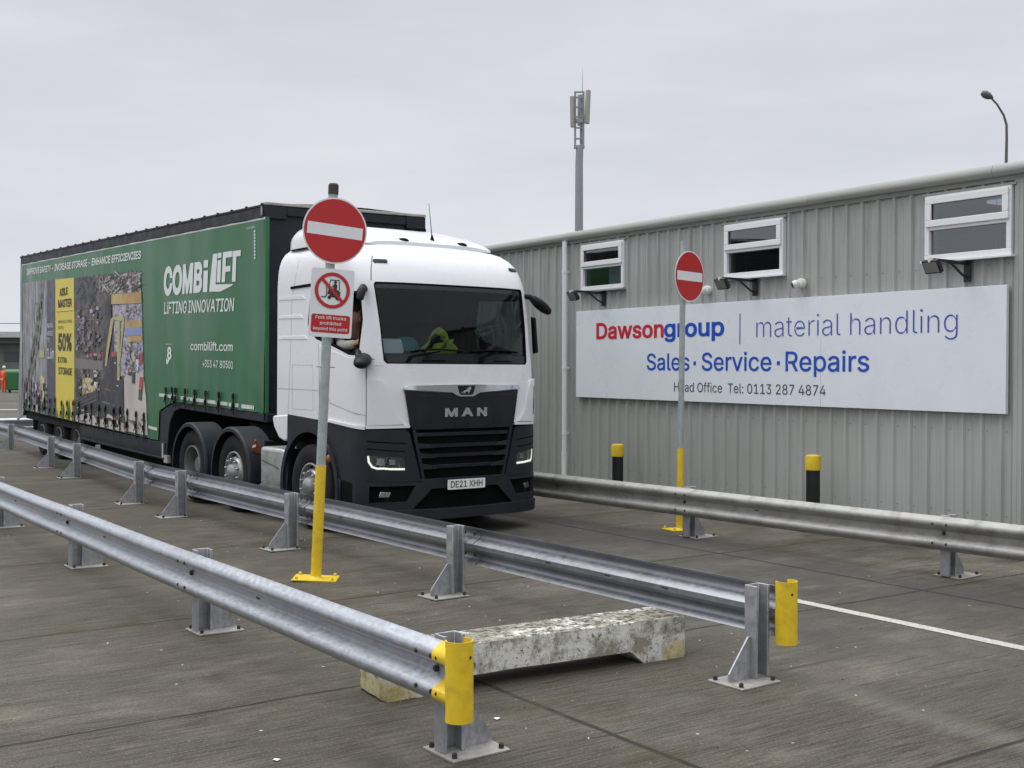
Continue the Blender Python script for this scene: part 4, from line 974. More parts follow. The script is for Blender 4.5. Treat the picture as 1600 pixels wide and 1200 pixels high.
# bumper
bp = empty('bumper'); bp.parent = lo
def bpatch(name, m, loop, off, thick, mir=True, bevel=.008, **k):
    return [patch(name, m, loop if s == 1 else mirr(loop), off=off, thick=thick, parent=bp, bevel=bevel, **k) for s in ((1, -1) if mir else (1,))]
HL = [(-1.205, .945), (-.80, .91), (-.775, .875), (-.775, .77), (-1.085, .775), (-1.16, .80), (-1.20, .87)]
FOG = [(-1.175, .60), (-.66, .60), (-.76, .425), (-1.18, .415)]
for s in (1, -1):
    f_ = (lambda l: l) if s == 1 else mirr
    patch('corner_panel', 'dark_plastic', [f_([(-1.212, 1.225), (-.78, 1.225), (-.735, 1.19), (-.60, .69), (-.585, .64), (-1.212, .655)]), f_(HL)], off=.022, thick=.05, parent=bp, bevel=.01)
    patch('groove', 'black', f_([(-1.205, 1.088), (-.775, 1.062), (-.77, 1.076), (-1.205, 1.104)]), off=.0232, parent=bp)
    patch('groove', 'black', f_([(-1.205, 1.008), (-.79, .975), (-.785, .987), (-1.205, 1.022)]), off=.0232, parent=bp)
    patch('lower_corner', 'dark_plastic', [f_([(-1.212, .65), (-.585, .635), (-.46, .55), (-.70, .335), (-1.212, .33)]), f_(FOG)], off=.03, thick=.05, parent=bp, bevel=.012)
    patch('fog_recess', 'black', f_(FOG), off=-.012, thick=.01, parent=bp)
    fgl = patch('fog_lamp', 'chrome', f_([(-1.08, .475), (-.96, .475), (-.94, .53), (-1.06, .54)]), off=.006, thick=.012, parent=bp, bevel=.01)
    hd = patch('headlight', 'black_gloss', f_([(x*.998, z) for x, z in HL]), off=-.02, thick=.01, parent=lo)
    patch('lamp_unit', 'chrome', f_([(-1.10, .835), (-1.0, .83), (-1.0, .905), (-1.10, .915)]), off=-.006, thick=.012, parent=hd, bevel=.012)
    patch('lamp_unit', 'chrome', f_([(-.965, .84), (-.885, .838), (-.885, .895), (-.965, .90)]), off=-.006, thick=.012, parent=hd, bevel=.012)
    dl = [(-1.198, .935), (-1.188, .87), (-1.15, .815), (-1.10, .797), (-1.02, .797), (-.96, .79), (-.785, .785)]
    patch('daytime_light', 'led', f_(line_pts(dl, .021)), off=.010, thick=.012, parent=hd, step=.06)
    patch('lens', 'lens', f_(HL), off=.016, parent=hd)
bpatch('centre_bar', 'dark_plastic', [(-.60, .665), (.60, .665), (.585, .63), (.52, .552), (-.52, .552), (-.585, .63)], .028, .06, mir=False, bevel=.01)
bpatch('intake', 'black', [(-.68, .56), (.68, .56), (.70, .30), (-.70, .30)], -.03, .01, mir=False)
lip = [(-1.212, .335), (-.72, .335), (-.4, .325), (.4, .325), (.72, .335), (1.212, .335), (1.212, .20), (.5, .205), (-.5, .205), (-1.212, .20)]
bpatch('lip', 'dark_plastic', lip, .05, .08, mir=False, bevel=.015)
bm = nb(); flat(bm, [rrect(-.262, .262, .532, .645, .012)], cmap, off=.052, thick=.006); plt_ = build('number_plate', bm, 'plate_white', lo, bevel=.002)
bm = nb(); text(bm, 'DE21 XHH', -.222, .222, .553, .628, cmap, .0545, 0, bold=.012, step=.2); build('lettering', bm, 'print_ink', plt_, recalc=False)
# side skirts with wheel arches, steps
def arch(cx, r, x0, x1, zb, n=20): return
def skirt(sg):
    ACX, R_ = -1.40, .64
    a0 = math.asin((.36-.5)/R_)
    arc = [(ACX+R_*math.cos(a0+(PI-2*a0)*i/22), .5+R_*math.sin(a0+(PI-2*a0)*i/22)) for i in range(23)]
    f_ = (lambda l: l) if sg == 1 else mirr
    pts = [(-1.216, .30), (-1.216, 1.228), (sx(-1.0), 1.285), (sx(-1.98), 1.33), (sx(-1.98), .36)]+[(sx(x), z) for x, z in arc[::-1]]+[(sx(ACX+R_*math.cos(a0)), .30)]
    sk = patch('side_skirt', 'dark_plastic', f_(pts), off=.012, thick=.05, bevel=.008)
    ring = [(ACX+r*math.cos(a0+(PI-2*a0)*i/22), .5+r*math.sin(a0+(PI-2*a0)*i/22)) for r, rng in ((R_+.004, range(23)), (R_+.07, range(22, -1, -1))) for i in rng]
    patch('arch_lip', 'dark_plastic', f_([(sx(x), z) for x, z in ring]), off=.04, thick=.03, parent=sk, bevel=.01)
    patch('step', 'black', f_([(sx(-.42), .36), (sx(-.42), .62), (sx(-.62), .64), (sx(-.72), .60), (sx(-.72), .36)]), off=.0145, parent=sk)
    patch('step', 'dark_plastic', f_([(sx(-.66), .34), (sx(-.66), .60), (sx(-.71), .66), (sx(-.76), .62), (sx(-.76), .34)]), off=.03, thick=.02, parent=sk, bevel=.006)
    if sg == 1:
        bm = nb(); c = cmap(sx(-.92), .865, .012); lathe(bm, [(.05, 0), (.048, .02), (.03, .035), (0, .04)], c, (0, -1, 0), 16); build('side_marker', bm, 'amber', lo, smooth=50)
for sg in (1, -1): skirt(sg)
for sg in (1, -1):                                            # white corner foot behind the dark skirt
    bm = nb(); prism(bm, [(-1.985, 1.325), (-2.36, 1.30), (-2.38, 1.26), (-2.34, 1.16), (-2.2, 1.03), (-2.06, 1.0), (-1.985, 1.02)], lambda x, z: (x, -sg*1.235, z), lambda x, z: (x, -sg*1.0, z)); build('corner_foot', bm, 'white_paint', lo, bevel=.02, seg=3)
# chassis, fuel tank, fifth wheel
bm = nb()
for y in (-.42, .42): box(bm, -6.0, -.4, y-.04, y+.04, .62, .92)
box(bm, -2.2, -.3, -1.0, 1.0, .55, 1.2); box(bm, -5.6, -2.9, -.35, .35, .35, .8); box(bm, -4.6, -3.4, -.5, .5, .92, 1.10)
box(bm, -2.26, -.3, -1.05, 1.05, 1.0, 1.25); box(bm, -.5, -.1, -1.0, 1.0, .3, 1.2)
build('chassis', bm, 'chassis', lo)
for sg in (1, -1):
    ft = empty('fuel_tank'); ft.parent = lo
    bm = nb(); ya, yb = sorted((-sg*1.225, -sg*.62)); box(bm, -2.74, -2.10, ya, yb, .33, .895); build('tank_body', bm, 'alu', ft, bevel=.045, seg=4)
    bm = nb(); ya, yb = sorted((-sg*1.215, -sg*.62)); box(bm, -2.085, -2.0, ya, yb, .30, .90); build('tank_end', bm, 'dark_plastic', ft, bevel=.02)
    bm = nb(); y = -sg*1.2265; prism(bm, [(-2.68, .735), (-2.22, .66), (-2.22, .64), (-2.68, .715)], lambda x, z: (x, y, z), lambda x, z: (x, y+sg*.004, z)); build('crease', bm, 'seam', ft)
    bm = nb()
    box(bm, -2.74, -2.10, min(-sg*1.228, -sg*1.2), max(-sg*1.228, -sg*1.2), .395, .42); build('tank_trim', bm, 'alu', ft)
    bm = nb()                                                 # air tank and brackets between tank and wheels
    tube(bm, [(-2.85, -sg*.95, .55), (-3.02, -sg*.95, .55)], .17, 18); tube(bm, [(-2.9, -sg*1.02, .78), (-2.9, -sg*1.02, .95)], .06, 12); build('air_tank', bm, 'chassis', lo, smooth=40)
bm = nb(); tube(bm, [(-3.0, -1.1, .86), (-2.98, -1.17, .93), (-2.93, -1.2, .96)], .012, 6); tube(bm, [(-3.02, -1.12, .80), (-3.0, -1.18, .88)], .03, 8); build('side_marker', bm, 'amber', lo)
# wheels
def wheel(name, parent, loc, R=.5, w=.30, kind='steer', sg=1, rimr=.285):
    """sg=1: outer face towards -y."""
    r = empty(name, loc, (0, random.uniform(0, 6), 0)); r.parent = parent; ax = (0, -sg, 0); h = w/2
    bm = nb(); lathe(bm, [(rimr, h*.55), (rimr+.015, h*.9), (rimr+.06, h), (R-.10, h*1.03), (R-.045, h*.98), (R-.012, h*.86), (R, h*.7), (R, -h*.7), (R-.012, -h*.86), (R-.05, -h), (rimr, -h)], (0, 0, 0), ax, 48)
    for zz in (-.5, -.17, .17, .5):
        pass
    build('tyre', bm, 'rubber', r, smooth=35)
    bm = nb(); m = 'steel_rim'
    if kind == 'steer':
        m = 'alu_rim'
        lathe(bm, [(rimr, h*.55), (rimr-.005, h*.92), (rimr-.02, h*.95), (rimr-.03, h*.6), (rimr-.05, h*.45), (.19, h*.95), (.165, h*1.0), (.15, h*.9), (.12, h*.85), (.105, h*1.25), (.07, h*1.4), (0, h*1.4)], (0, 0, 0), ax, 48)
    elif kind == 'drive':
        lathe(bm, [(rimr, h*.55), (rimr-.005, h*.95), (rimr-.02, h*.97), (rimr-.035, h*.5), (rimr-.045, -h*.7), (.20, -h*.85), (.16, -h*.8), (.14, -h*.2), (.12, h*.3), (.09, h*.45), (0, h*.45)], (0, 0, 0), ax, 48)
    else:
        lathe(bm, [(rimr, h*.55), (rimr-.005, h*.95), (rimr-.02, h*.97), (rimr-.035, h*.3), (rimr-.045, -h*.1), (.15, -h*.15), (.13, h*.4), (.09, h*.6), (0, h*.6)], (0, 0, 0), ax, 40)
    build('rim', bm, m, r, smooth=35)
    bm = nb(); face = {'steer': h*.98, 'drive': -h*.83, 'trailer': -h*.13}[kind]; br = .178 if kind != 'trailer' else .165
    for i in range(10):
        a = 2*PI*i/10; d = Vector((math.cos(a), 0, math.sin(a))); lathe(bm, [(.016, 0), (.016, .03), (.010, .045), (0, .045)], d*br+Vector(ax)*face, ax, 6)
    build('wheel_nuts', bm, 'steel_rim' if kind != 'steer' else 'alu', r)
    bm = nb()
    for i in range(10):
        a = 2*PI*(i+.5)/10; d = Vector((math.cos(a), 0, math.sin(a))); f = {'steer': h*.62, 'drive': -h*.74, 'trailer': -h*.10}[kind]; rr = .222 if kind != 'trailer' else .195
        lathe(bm, [(.024, 0), (.024, .012), (0, .012)], d*rr+Vector(ax)*f, ax, 10)
    build('vent_holes', bm, 'black', r)
    return r
for sg in (1, -1):
    wheel('wheel', lo, (-1.40, -sg*1.08, .5), kind='steer', sg=sg, w=.31)
    wheel('wheel', lo, (-3.57, -sg*1.06, .5), kind='steer', sg=sg, w=.30)
    wheel('wheel', lo, (-4.93, -sg*1.06, .5), kind='drive', sg=sg, w=.30)
    for x in (-3.57, -4.93):
        bm = nb(); path, fr = [], []
        for i in range(19):
            a = math.radians(-8+196*i/18); path.append(Vector((x+.585*math.cos(a), -sg*1.07, .5+.575*math.sin(a)))); fr.append((Vector((0, 1, 0)), Vector((math.cos(a), 0, math.sin(a)))))
        sweep(bm, [(-.19, -.03), (-.19, .012), (-.17, .03), (.17, .03), (.19, .012), (.19, -.03), (.17, 0), (-.17, 0)], path, fr, closed=True); build('mudguard', bm, 'dark_plastic', lo, smooth=40)
# mirrors
for sg in (1, -1):
    mi_ = empty('mirror'); mi_.parent = lo
    Y = lambda y: -sg*y
    if sg == 1:
        bm = nb(); tube(bm, [(-.33, Y(1.13), 2.78), (-.26, Y(1.20), 2.79), (-.20, Y(1.26), 2.74), (-.19, Y(1.28), 2.66)], [.03, .045, .05, .04], 12); build('upper_arm', bm, 'mirror_black', mi_, smooth=60)
    else:
        bm = nb(); tube(bm, [(-.38, Y(1.12), 2.80), (-.32, Y(1.20), 2.785), (-.30, Y(1.27), 2.74)], [.03, .035, .04], 12); build('upper_arm', bm, 'mirror_black', mi_, smooth=60)
        bm = nb(); lathe(bm, [(0, -.19), (.045, -.165), (.068, -.05), (.065, .05), (.045, .14), (0, .18)], (-.30, Y(1.36), 2.685), (.05, -sg*.80, -.5), 14); build('arm_cover', bm, 'mirror_black', mi_, smooth=60)
        bm = nb(); prism(bm, rrect(-.022, .022, -.23, .23, .021), lambda x, z: (-.37, Y(1.285)+x-.08*z, 2.32+z), lambda x, z: (-.30, Y(1.285)+x*.8-.10*z, 2.32+z*.94)); build('housing', bm, 'mirror_black', mi_, bevel=.015, seg=3)
    if sg == 1:
        bm = nb(); lathe(bm, [(0, -.23), (.06, -.215), (.105, -.12), (.115, 0), (.105, .12), (.07, .20), (0, .23)], (0, 0, 0), (1, 0, 0), 18)
        o = build('kerb_mirror', bm, 'mirror_black', mi_, smooth=60); o.location = (-.20, Y(1.235), 1.985); o.scale = (1.0, .85, .62); o.rotation_euler = (0, math.radians(12), math.radians(-38))
        bm = nb(); tube(bm, [(-.36, Y(1.19), 2.09), (-.30, Y(1.24), 2.05), (-.24, Y(1.25), 2.0)], .035, 10); build('lower_arm', bm, 'mirror_black', mi_, smooth=60)
# cab furniture
bm = nb(); flat(bm, [[(-1.0, -1.1), (1.0, -1.1), (1.0, -.35), (.6, -.05), (-.6, -.05), (-1.0, -.35)]], lambda y, x, o: (x*.5-.12, y, 1.99+o+.04*math.cos(y*2)), step=.2, off=0, thick=.5); build('dashboard', bm, 'black', lo, smooth=40)
for y in (-.62, .62):
    st = empty('seat'); st.parent = lo
    bm = nb(); box(bm, -1.62, -1.08, y-.27, y+.27, 1.62, 1.78); build('cushion', bm, 'navy', st, bevel=.06, seg=3)
    bm = nb(); box(bm, -.09, .09, -.26, .26, 0, .70, taper=.85); o = build('backrest', bm, 'navy', st, bevel=.06, seg=3); o.location = (-1.62, y, 1.74); o.rotation_euler = (0, -.15, 0)
    bm = nb(); box(bm, -.06, .06, -.14, .14, 0, .2); o = build('headrest', bm, 'navy', st, bevel=.04, seg=3); o.location = (-1.74, y, 2.46)
    bm = nb(); box(bm, -1.55, -1.15, y-.22, y+.22, 1.28, 1.63); build('pedestal', bm, 'chassis', st)
sw_ = empty('steering_wheel', (-.80, -.62, 2.02), (0, math.radians(-38), 0)); sw_.parent = lo
bm = nb(); n = 28; pts = [(.23*math.cos(2*PI*i/n), .23*math.sin(2*PI*i/n), 0) for i in range(n+1)]; tube(bm, pts, .017, 8, caps=False); build('wheel_rim', bm, 'black', sw_, smooth=60)
bm = nb(); lathe(bm, [(0, -.03), (.07, -.02), (.07, .02), (0, .03)], (0, 0, 0), (0, 0, 1), 16)
for a in (0, PI, -PI/2): box(bm, .05, .22, -.018, .018, -.008, .008, rz=a)
build('hub', bm, 'black', sw_)
bm = nb(); flat(bm, [[(.935, 2.30), (.975, 2.30), (.975, 2.345), (.935, 2.345)]], cmap, off=-.024); build('windscreen_sticker', bm, 'teal', lo)
LM = Matrix.Translation(CT) @ (Matrix.Rotation(CROT[2], 4, 'Z') @ Matrix.Rotation(CROT[1], 4, 'Y') @ Matrix.Rotation(CROT[0], 4, 'X'))
# loose things on the dashboard
bm = nb(); flat(bm, [rrect(-.17, .17, 0, .16, .03)], lambda y, z, o: (-.05*math.cos(y*4)+.02-.35*z, y, z+o), step=.05, off=0, thick=.003)
o = build('document', bm, 'paper', smooth=40); o.matrix_world = LM @ Matrix.Translation((-.20, -.86, 2.075)); tag(o, 'pale blue white paper lying against the windscreen in front of the driver', 'paper')
bm = nb(); random.seed(3)
for (y0, z0, y1, z1) in ((-.30, .02, -.06, .26), (-.06, .26, .20, .04), (-.12, .06, .16, .12), (.0, .2, .14, .02), (-.22, .0, .22, .02)):
    path = [Vector((-.05+.05*math.sin(i), y0+(y1-y0)*i/6, z0+(z1-z0)*i/6)) for i in range(7)]
    sweep(bm, [(-.045, -.01), (-.02, .018), (.02, .012), (.045, -.008), (.02, -.02)], path, [(Vector((.4, .2, .8)).normalized(), Vector((.8, 0, -.3)))]*7, closed=True)
o = build('hivis_vest', bm, 'hivis_yellow', smooth=50); o.matrix_world = LM @ Matrix.Translation((-.40, -.02, 2.09)); tag(o, 'crumpled yellow green hi-vis vest on the dashboard behind the windscreen', 'vest')
bm = nb(); lathe(bm, [(.15, 0), (.15, .05), (.13, .13), (.08, .17), (0, .18)], (0, 0, 0), (0, 0, 1), 18); prism(bm, [(.05, -.13), (.24, -.08), (.26, 0), (.24, .08), (.05, .13)], lambda x, y: (x, y, .012), lambda x, y: (x, y, .03))
o = build('cap', bm, 'teal', smooth=50); o.matrix_world = LM @ Matrix.Translation((-.50, -.48, 2.09)); tag(o, 'dull teal cap lying on the dashboard left of the hi-vis vest', 'cap')
# driver: seated, leaning to the open window, forearm on the sill
hx, hy, hz = -1.03, -.82, 2.54
J = [((-1.40, -.64, 1.86), (.16, .15), -1), ((-1.36, -.66, 2.05), (.15, .13), 0), ((-1.24, -.72, 2.25), (.17, .11), 1), ((-1.12, -.78, 2.385), (.055, .055), 2), ((hx-.03, hy+.01, 2.485), (.082, .075), 3), ((hx-.02, hy, hz+.06), (.088, .076), 4), ((hx-.02, hy, hz+.125), (.06, .055), 5),
     ((hx+.062, hy-.015, hz+.0), (.016, .014), 4), ((hx+.055, hy-.012, hz-.075), (.03, .03), 4), ((hx-.03, hy-.085, hz), (.014, .022), 4), ((hx-.03, hy+.085, hz), (.014, .022), 4),
     ((-1.22, -.92, 2.28), .07, 2), ((-.95, -1.09, 2.15), .052, 11), ((-.55, -1.13, 2.165), .040, 12), ((-.46, -1.135, 2.20), (.042, .022), 13),
     ((-1.26, -.50, 2.26), .07, 2), ((-1.10, -.40, 2.04), .05, 15), ((-.95, -.50, 2.12), .04, 16), ((-.87, -.52, 2.14), (.04, .022), 17),
     ((-1.2, -.50, 1.84), .10, 0), ((-.95, -.50, 1.80), .075, 19), ((-.92, -.50, 1.45), .055, 20), ((-.80, -.50, 1.34), .045, 21), ((-1.2, -.74, 1.84), .10, 0), ((-.95, -.76, 1.80), .075, 23), ((-.92, -.76, 1.45), .055, 24), ((-.80, -.76, 1.34), .045, 25)]
for base, bx_, cy, cz in ((14, -.46, -1.135, 2.20), (18, -.90, -.52, 2.14)):
    for k, dz in enumerate((.032, .011, -.011, -.03)):
        J.append(((bx_+.05, cy-.012, cz+dz*.9), .010, base)); J.append(((bx_+.09+.004*(k == 1), cy-.022, cz+dz-.008), .009, len(J)-1)); J.append(((bx_+.105, cy-.012, cz+dz-.024), .008, len(J)-1))
    J.append(((bx_, cy+.035, cz+.02), .012, base)); J.append(((bx_+.035, cy+.048, cz+.022), .010, len(J)-1))
dv = skin_figure('person', J, 'skin'); dv.matrix_world = LM
tag(dv, 'lorry driver in dark jacket looking out of the open cab window, forearm on the sill', 'person')
skin_figure('jacket', [((-1.40, -.64, 1.88), (.19, .18), -1), ((-1.36, -.66, 2.05), (.175, .155), 0), ((-1.24, -.72, 2.26), (.19, .13), 1), ((-1.16, -.765, 2.345), (.075, .075), 2), ((-1.22, -.92, 2.28), .085, 2), ((-1.02, -1.05, 2.18), .07, 4), ((-1.26, -.50, 2.26), .085, 2), ((-1.10, -.40, 2.04), .065, 6), ((-.98, -.48, 2.10), .055, 7)], 'jacket_dark', dv)
skin_figure('sleeve', [((-1.0, -1.065, 2.165), .075, -1), ((-.80, -1.11, 2.15), .070, 0), ((-.52, -1.132, 2.17), .056, 1)], 'jersey_grey', dv)
bm = nb()
for sgy in (1, -1): lathe(bm, [(.011*math.sin(PI*i/8), -.011*math.cos(PI*i/8)) for i in range(9)], (hx+.058, hy-.01+sgy*.032, hz+.018), (1, 0, 0), 10)
build('eyes', bm, 'black_gloss', dv, smooth=60)
bm = nb(); lathe(bm, [(.100, -.02), (.103, .02), (.094, .07), (.06, .115), (0, .13)], (hx-.035, hy, hz+.03), (-.15, 0, 1), 18); build('hair', bm, 'hair', dv, smooth=60)

# ------------------------------------------------------------------ curtain-sided step-frame trailer
TT = Vector((-2.345268, 16.964, 0)); TROT = (.00371441, .01913479, -.9549791)
tl = tag(empty('semi_trailer', TT, TROT), 'long green curtain sided trailer with printed warehouse picture and white lettering', 'trailer')
TL, HT = 13.4, 4.085
ZB1, ZB2, ZTOP = 1.30, .66, 3.925
def wr(x, z):
    """small sags and pulls of the tensioned curtain"""
    zb = ZB1 if x > -3.6 else ZB2
    w = .007*math.sin(x*2.1+.4*math.sin(z*1.3))*math.exp(-((z-2.4)/1.2)**2)+.004*math.sin(x*7.3+z*.8)
    w += .014*math.exp(-max(0, z-zb)/.32)*math.sin(x*2*PI/.415+.6*math.sin(z*5))
    w += .012*math.exp(-((x+.15)/.35)**2)*math.sin(z*4+x*6)*math.exp(-max(0, z-1.3)/.9)
    t = x*.55+z+.4; w += .008*math.exp(-((t-1.9)/.10)**2)*math.exp(-((x+.6)/.6)**2)
    return w
def kmap(x, z, off): return Vector((x, -1.25-off-wr(x, z), z))
CUR = [(-13.12, .69), (-9.4, .66), (-4.16, .635), (-4.10, 1.12), (-3.72, 1.235), (-3.4, 1.30), (.04, 1.30), (.07, 1.36), (.07, ZTOP), (-13.12, ZTOP)]
bm = nb(); flat(bm, [CUR], kmap, step=(.11, .12), off=0)
cu = build('side_curtain', bm, 'curtain_green', tl, smooth=60)
def kpatch(name, m, loops, off=.004, parent=cu, step=(.22, .24), thick=0., mi=0):
    bm = nb()
    if not isinstance(loops[0][0], (tuple, list)): loops = [loops]
    flat(bm, loops, kmap, step=step, off=off, thick=thick); return build(name, bm, m, parent, smooth=60)
# front edge of the curtain turns round the pillar; white seam along the top
kpatch('top_seam', 'stripe_grey', [(-13.12, ZTOP-.03), (.07, ZTOP-.03), (.07, ZTOP), (-13.12, ZTOP)])
bm = nb(); sweep(bm, [(0, 0), (.015, 0), (.022, .01), (.025, .05)], [(.07, -1.252, 1.30), (.07, -1.252, ZTOP)], [(Vector((1, 0, 0)), Vector((0, 1, 0)))]*2); build('curtain_pole', bm, 'curtain_green', tl, smooth=60)
def print_mat(name, stops, scale, stretch, detail=5, rough=.6, ramp_=True):
    m = bpy.data.materials.new(name); m.use_nodes = True; t = m.node_tree; b = t.nodes['Principled BSDF']
    o = N(t, 'ShaderNodeTexCoord').outputs['Object']
    n = N(t, 'ShaderNodeTexNoise', inp={'Vector': N(t, 'ShaderNodeMapping', inp={0: o, 2: stretch[1], 3: stretch[0]}).outputs[0], 'Scale': scale, 'Detail': detail, 'Roughness': rough}).outputs[0]
    t.links.new(ramp(t, n, stops), b.inputs['Base Color']); b.inputs['Roughness'].default_value = .42; M[name] = m
print_mat('print_dark', [(.30, (.012, .012, .016)), (.42, (.035, .031, .031)), (.55, (.105, .088, .078)), (.70, (.27, .23, .205))], 3.0, ((2.2, 1, 1.6), (0, 0, 0)), 8, .7)
print_mat('print_ceiling', [(.38, (.05, .045, .05)), (.48, (.16, .13, .13)), (.56, (.52, .46, .47)), (.75, (.66, .62, .63))], 3.2, ((2.0, 1, 4), (0, .35, 0)), 6, .7)
print_mat('print_rack', [(.30, (.10, .102, .115)), (.45, (.20, .20, .215)), (.58, (.34, .34, .36)), (.72, (.55, .555, .57))], 2.2, ((5, 1, .7), (0, -.55, 0)), 5, .6)
print_mat('print_goods', [(.30, (.05, .05, .10)), (.45, (.25, .22, .32)), (.55, (.42, .40, .50)), (.68, (.62, .56, .42))], 5.5, ((1.2, 1, 3), (0, 0, 0)), 6, .7)
print_mat('print_floor', [(.3, (.42, .38, .35)), (.7, (.60, .55, .51))], 1.5, ((1, 1, 1), (0, 0, 0)), 4)
print_mat('print_amber', [(.3, (.26, .11, .06)), (.5, (.45, .27, .08)), (.7, (.55, .43, .14))], 1.2, ((1, 1, .6), (0, 0, 0)), 3)
for k, c in (('print_mast', (.022, .023, .032)), ('print_red', (.42, .05, .07)), ('print_grey', (.17, .165, .16)), ('print_violet', (.06, .058, .095)), ('print_cream', (.60, .52, .28)), ('print_cage', (.42, .39, .16)), ('print_blue', (.22, .26, .46))):
    M[k] = mat(k, c, .42, var=.12, vscale=5)
PR = [('print_rack', [(-13.05, .72), (-11.0, .68), (-11.0, 3.49), (-13.05, 3.505)]), ('print_violet', [(-11.0, .68), (-10.34, .68), (-10.34, 3.48), (-11.0, 3.49)]), ('print_dark', [(-9.0, .665), (-4.68, .66), (-4.86, 1.7), (-5.0, 3.43), (-9.0, 3.465)])]
for m_, lp in PR: kpatch('printed_picture', m_, lp, off=.004)
kpatch('yellow_panel', 'curtain_yellow', [(-10.34, .68), (-9.0, .665), (-9.0, 3.465), (-10.34, 3.48)], off=.004)
def pp(m, lp, off=.008): kpatch('printed_picture', m, lp, off=off)
# left rack aisle
pp('print_white', [(-11.55, 3.48), (-11.05, 3.49), (-11.9, 2.2), (-12.35, 1.35), (-12.7, 1.4), (-12.2, 2.6)]) if False else None
pp('print_grey', [(-11.65, 3.485), (-11.15, 3.488), (-11.35, 2.7), (-11.9, 1.75), (-12.5, 1.25), (-12.6, 1.45), (-12.0, 2.35)])
for i, (x, z) in enumerate([(-11.45, 2.9), (-11.6, 2.65), (-11.75, 2.4), (-11.9, 2.12), (-12.1, 1.9), (-12.3, 1.7), (-11.55, 2.35), (-11.75, 2.05), (-12.0, 1.65)]):
    pp('print_mast', [(x, z), (x+.09, z+.02), (x+.10, z+.17), (x+.02, z+.16)], .012)
pp('print_cage', [(-11.62, 1.86), (-11.15, 1.88), (-11.18, 2.04), (-11.60, 2.02)], .012)
pp('print_cream', [(-11.55, .95), (-11.2, .95), (-11.15, 1.45), (-11.5, 1.5)], .012)
for i in range(9):
    x = -12.95+.2*i; pp('print_mast', [(x, .73), (x+.035, .73), (x+.10+.03*(i % 3), 1.25+.1*(i % 4)), (x+.06, 1.3)], .012)
for i in range(4): pp('print_mast', [(-11.3, .8+.13*i), (-11.0, .8+.13*i), (-11.0, .86+.13*i), (-11.3, .86+.13*i)], .012)
bm = nb()
for z, s_, x1 in ((2.5, 'NARROW', -10.50), (2.34, 'AISLES', -10.5), (2.20, 'TO', -10.75)): text(bm, s_, -10.95, x1, z, z+.09, kmap, .009, 0)
text(bm, '1.6m', -10.95, -10.45, 1.86, 2.08, kmap, .009, 0, bold=.01); build('lettering', bm, 'print_white', cu, recalc=False)
# yellow panel copy
bm = nb()
text(bm, 'AISLE', -10.05, -9.44, 3.13, 3.28, kmap, .009, 0, bold=.03, slope=.02); text(bm, 'MASTER', -10.15, -9.17, 2.90, 3.06, kmap, .009, 0, bold=.03, slope=.01)
text(bm, '50%', -10.16, -9.18, 2.03, 2.385, kmap, .009, 0, bold=.035, shear=.08); text(bm, 'EXTRA', -10.16, -9.5, 1.79, 1.905, kmap, .009, 0, bold=.02); text(bm, 'STORAGE', -10.13, -9.14, 1.555, 1.70, kmap, .009, 0, bold=.02)
flat(bm, [[(-10.25, 2.815), (-9.05, 2.82), (-9.05, 2.828), (-10.25, 2.823)]], kmap, off=.009)
text(bm, 'MANUFACTURING', -10.15, -9.13, 2.59, 2.65, kmap, .009, 0); text(bm, 'GIVES', -10.15, -9.75, 2.47, 2.53, kmap, .009, 0)
build('lettering', bm, 'print_ink', cu, recalc=False)
# warehouse picture with the yellow and black forklift
pp('print_ceiling', [(-7.32, 3.40), (-5.02, 3.43), (-4.98, 3.07), (-6.63, 3.09), (-7.48, 3.22)])
pp('print_mast', [(-9.0, 3.46), (-7.9, 3.45), (-7.5, 3.2), (-7.9, 2.85), (-9.0, 2.8)])
pp('print_goods', [(-6.55, 2.88), (-4.93, 2.87), (-4.85, 1.72), (-6.4, 1.6)])
pp('print_amber', [(-6.63, 3.08), (-4.95, 3.07), (-4.93, 2.88), (-6.64, 2.90)], .012); pp('print_amber', [(-5.84, 2.59), (-4.93, 2.60), (-4.91, 2.48), (-5.84, 2.47)], .012); pp('print_amber', [(-5.7, 2.32), (-4.90, 2.34), (-4.89, 2.26), (-5.7, 2.22)], .012)
pp('print_blue', [(-5.84, 2.47), (-4.92, 2.48), (-4.90, 2.35), (-5.77, 2.33)], .012)
pp('print_floor', [(-5.88, 1.61), (-5.7, 1.68), (-4.88, 1.74), (-4.74, 1.3), (-4.69, .68), (-5.88, .68)], .008)
pp('print_red', [(-7.98, 2.05), (-7.1, 2.04), (-7.1, 1.90), (-8.06, 1.93)]); pp('print_grey', [(-8.87, 1.90), (-7.15, 1.88), (-7.15, 1.71), (-8.88, 1.70)])
pp('print_cream', [(-8.40, 1.54), (-7.73, 1.55), (-7.70, 1.29), (-8.40, 1.22)]); pp('print_mast', [(-8.83, 1.52), (-8.44, 1.53), (-8.49, 1.19), (-8.84, 1.15)]); pp('print_white', [(-7.65, 1.48), (-7.41, 1.47), (-7.49, 1.35), (-7.74, 1.33)])
pp('print_mast', [(-8.9, 1.07), (-7.41, 1.37), (-7.34, .95), (-8.9, .80)])
for i in range(3): pp('print_grey', [(-8.85, .93+.05*i), (-7.5, 1.14+.08*i), (-7.5, 1.155+.08*i), (-8.85, .94+.05*i)], .012)
pp('print_floor', [(-8.9, .67), (-5.9, .66), (-5.9, .80), (-6.8, .93), (-7.2, .80), (-8.0, .88), (-8.9, .78)], .010)
for i, x in enumerate((-8.3, -7.6, -7.0, -6.5)): pp('print_mast', [(x, .70), (x+.3, .72), (x+.2, .86), (x+.05, .84)], .014)
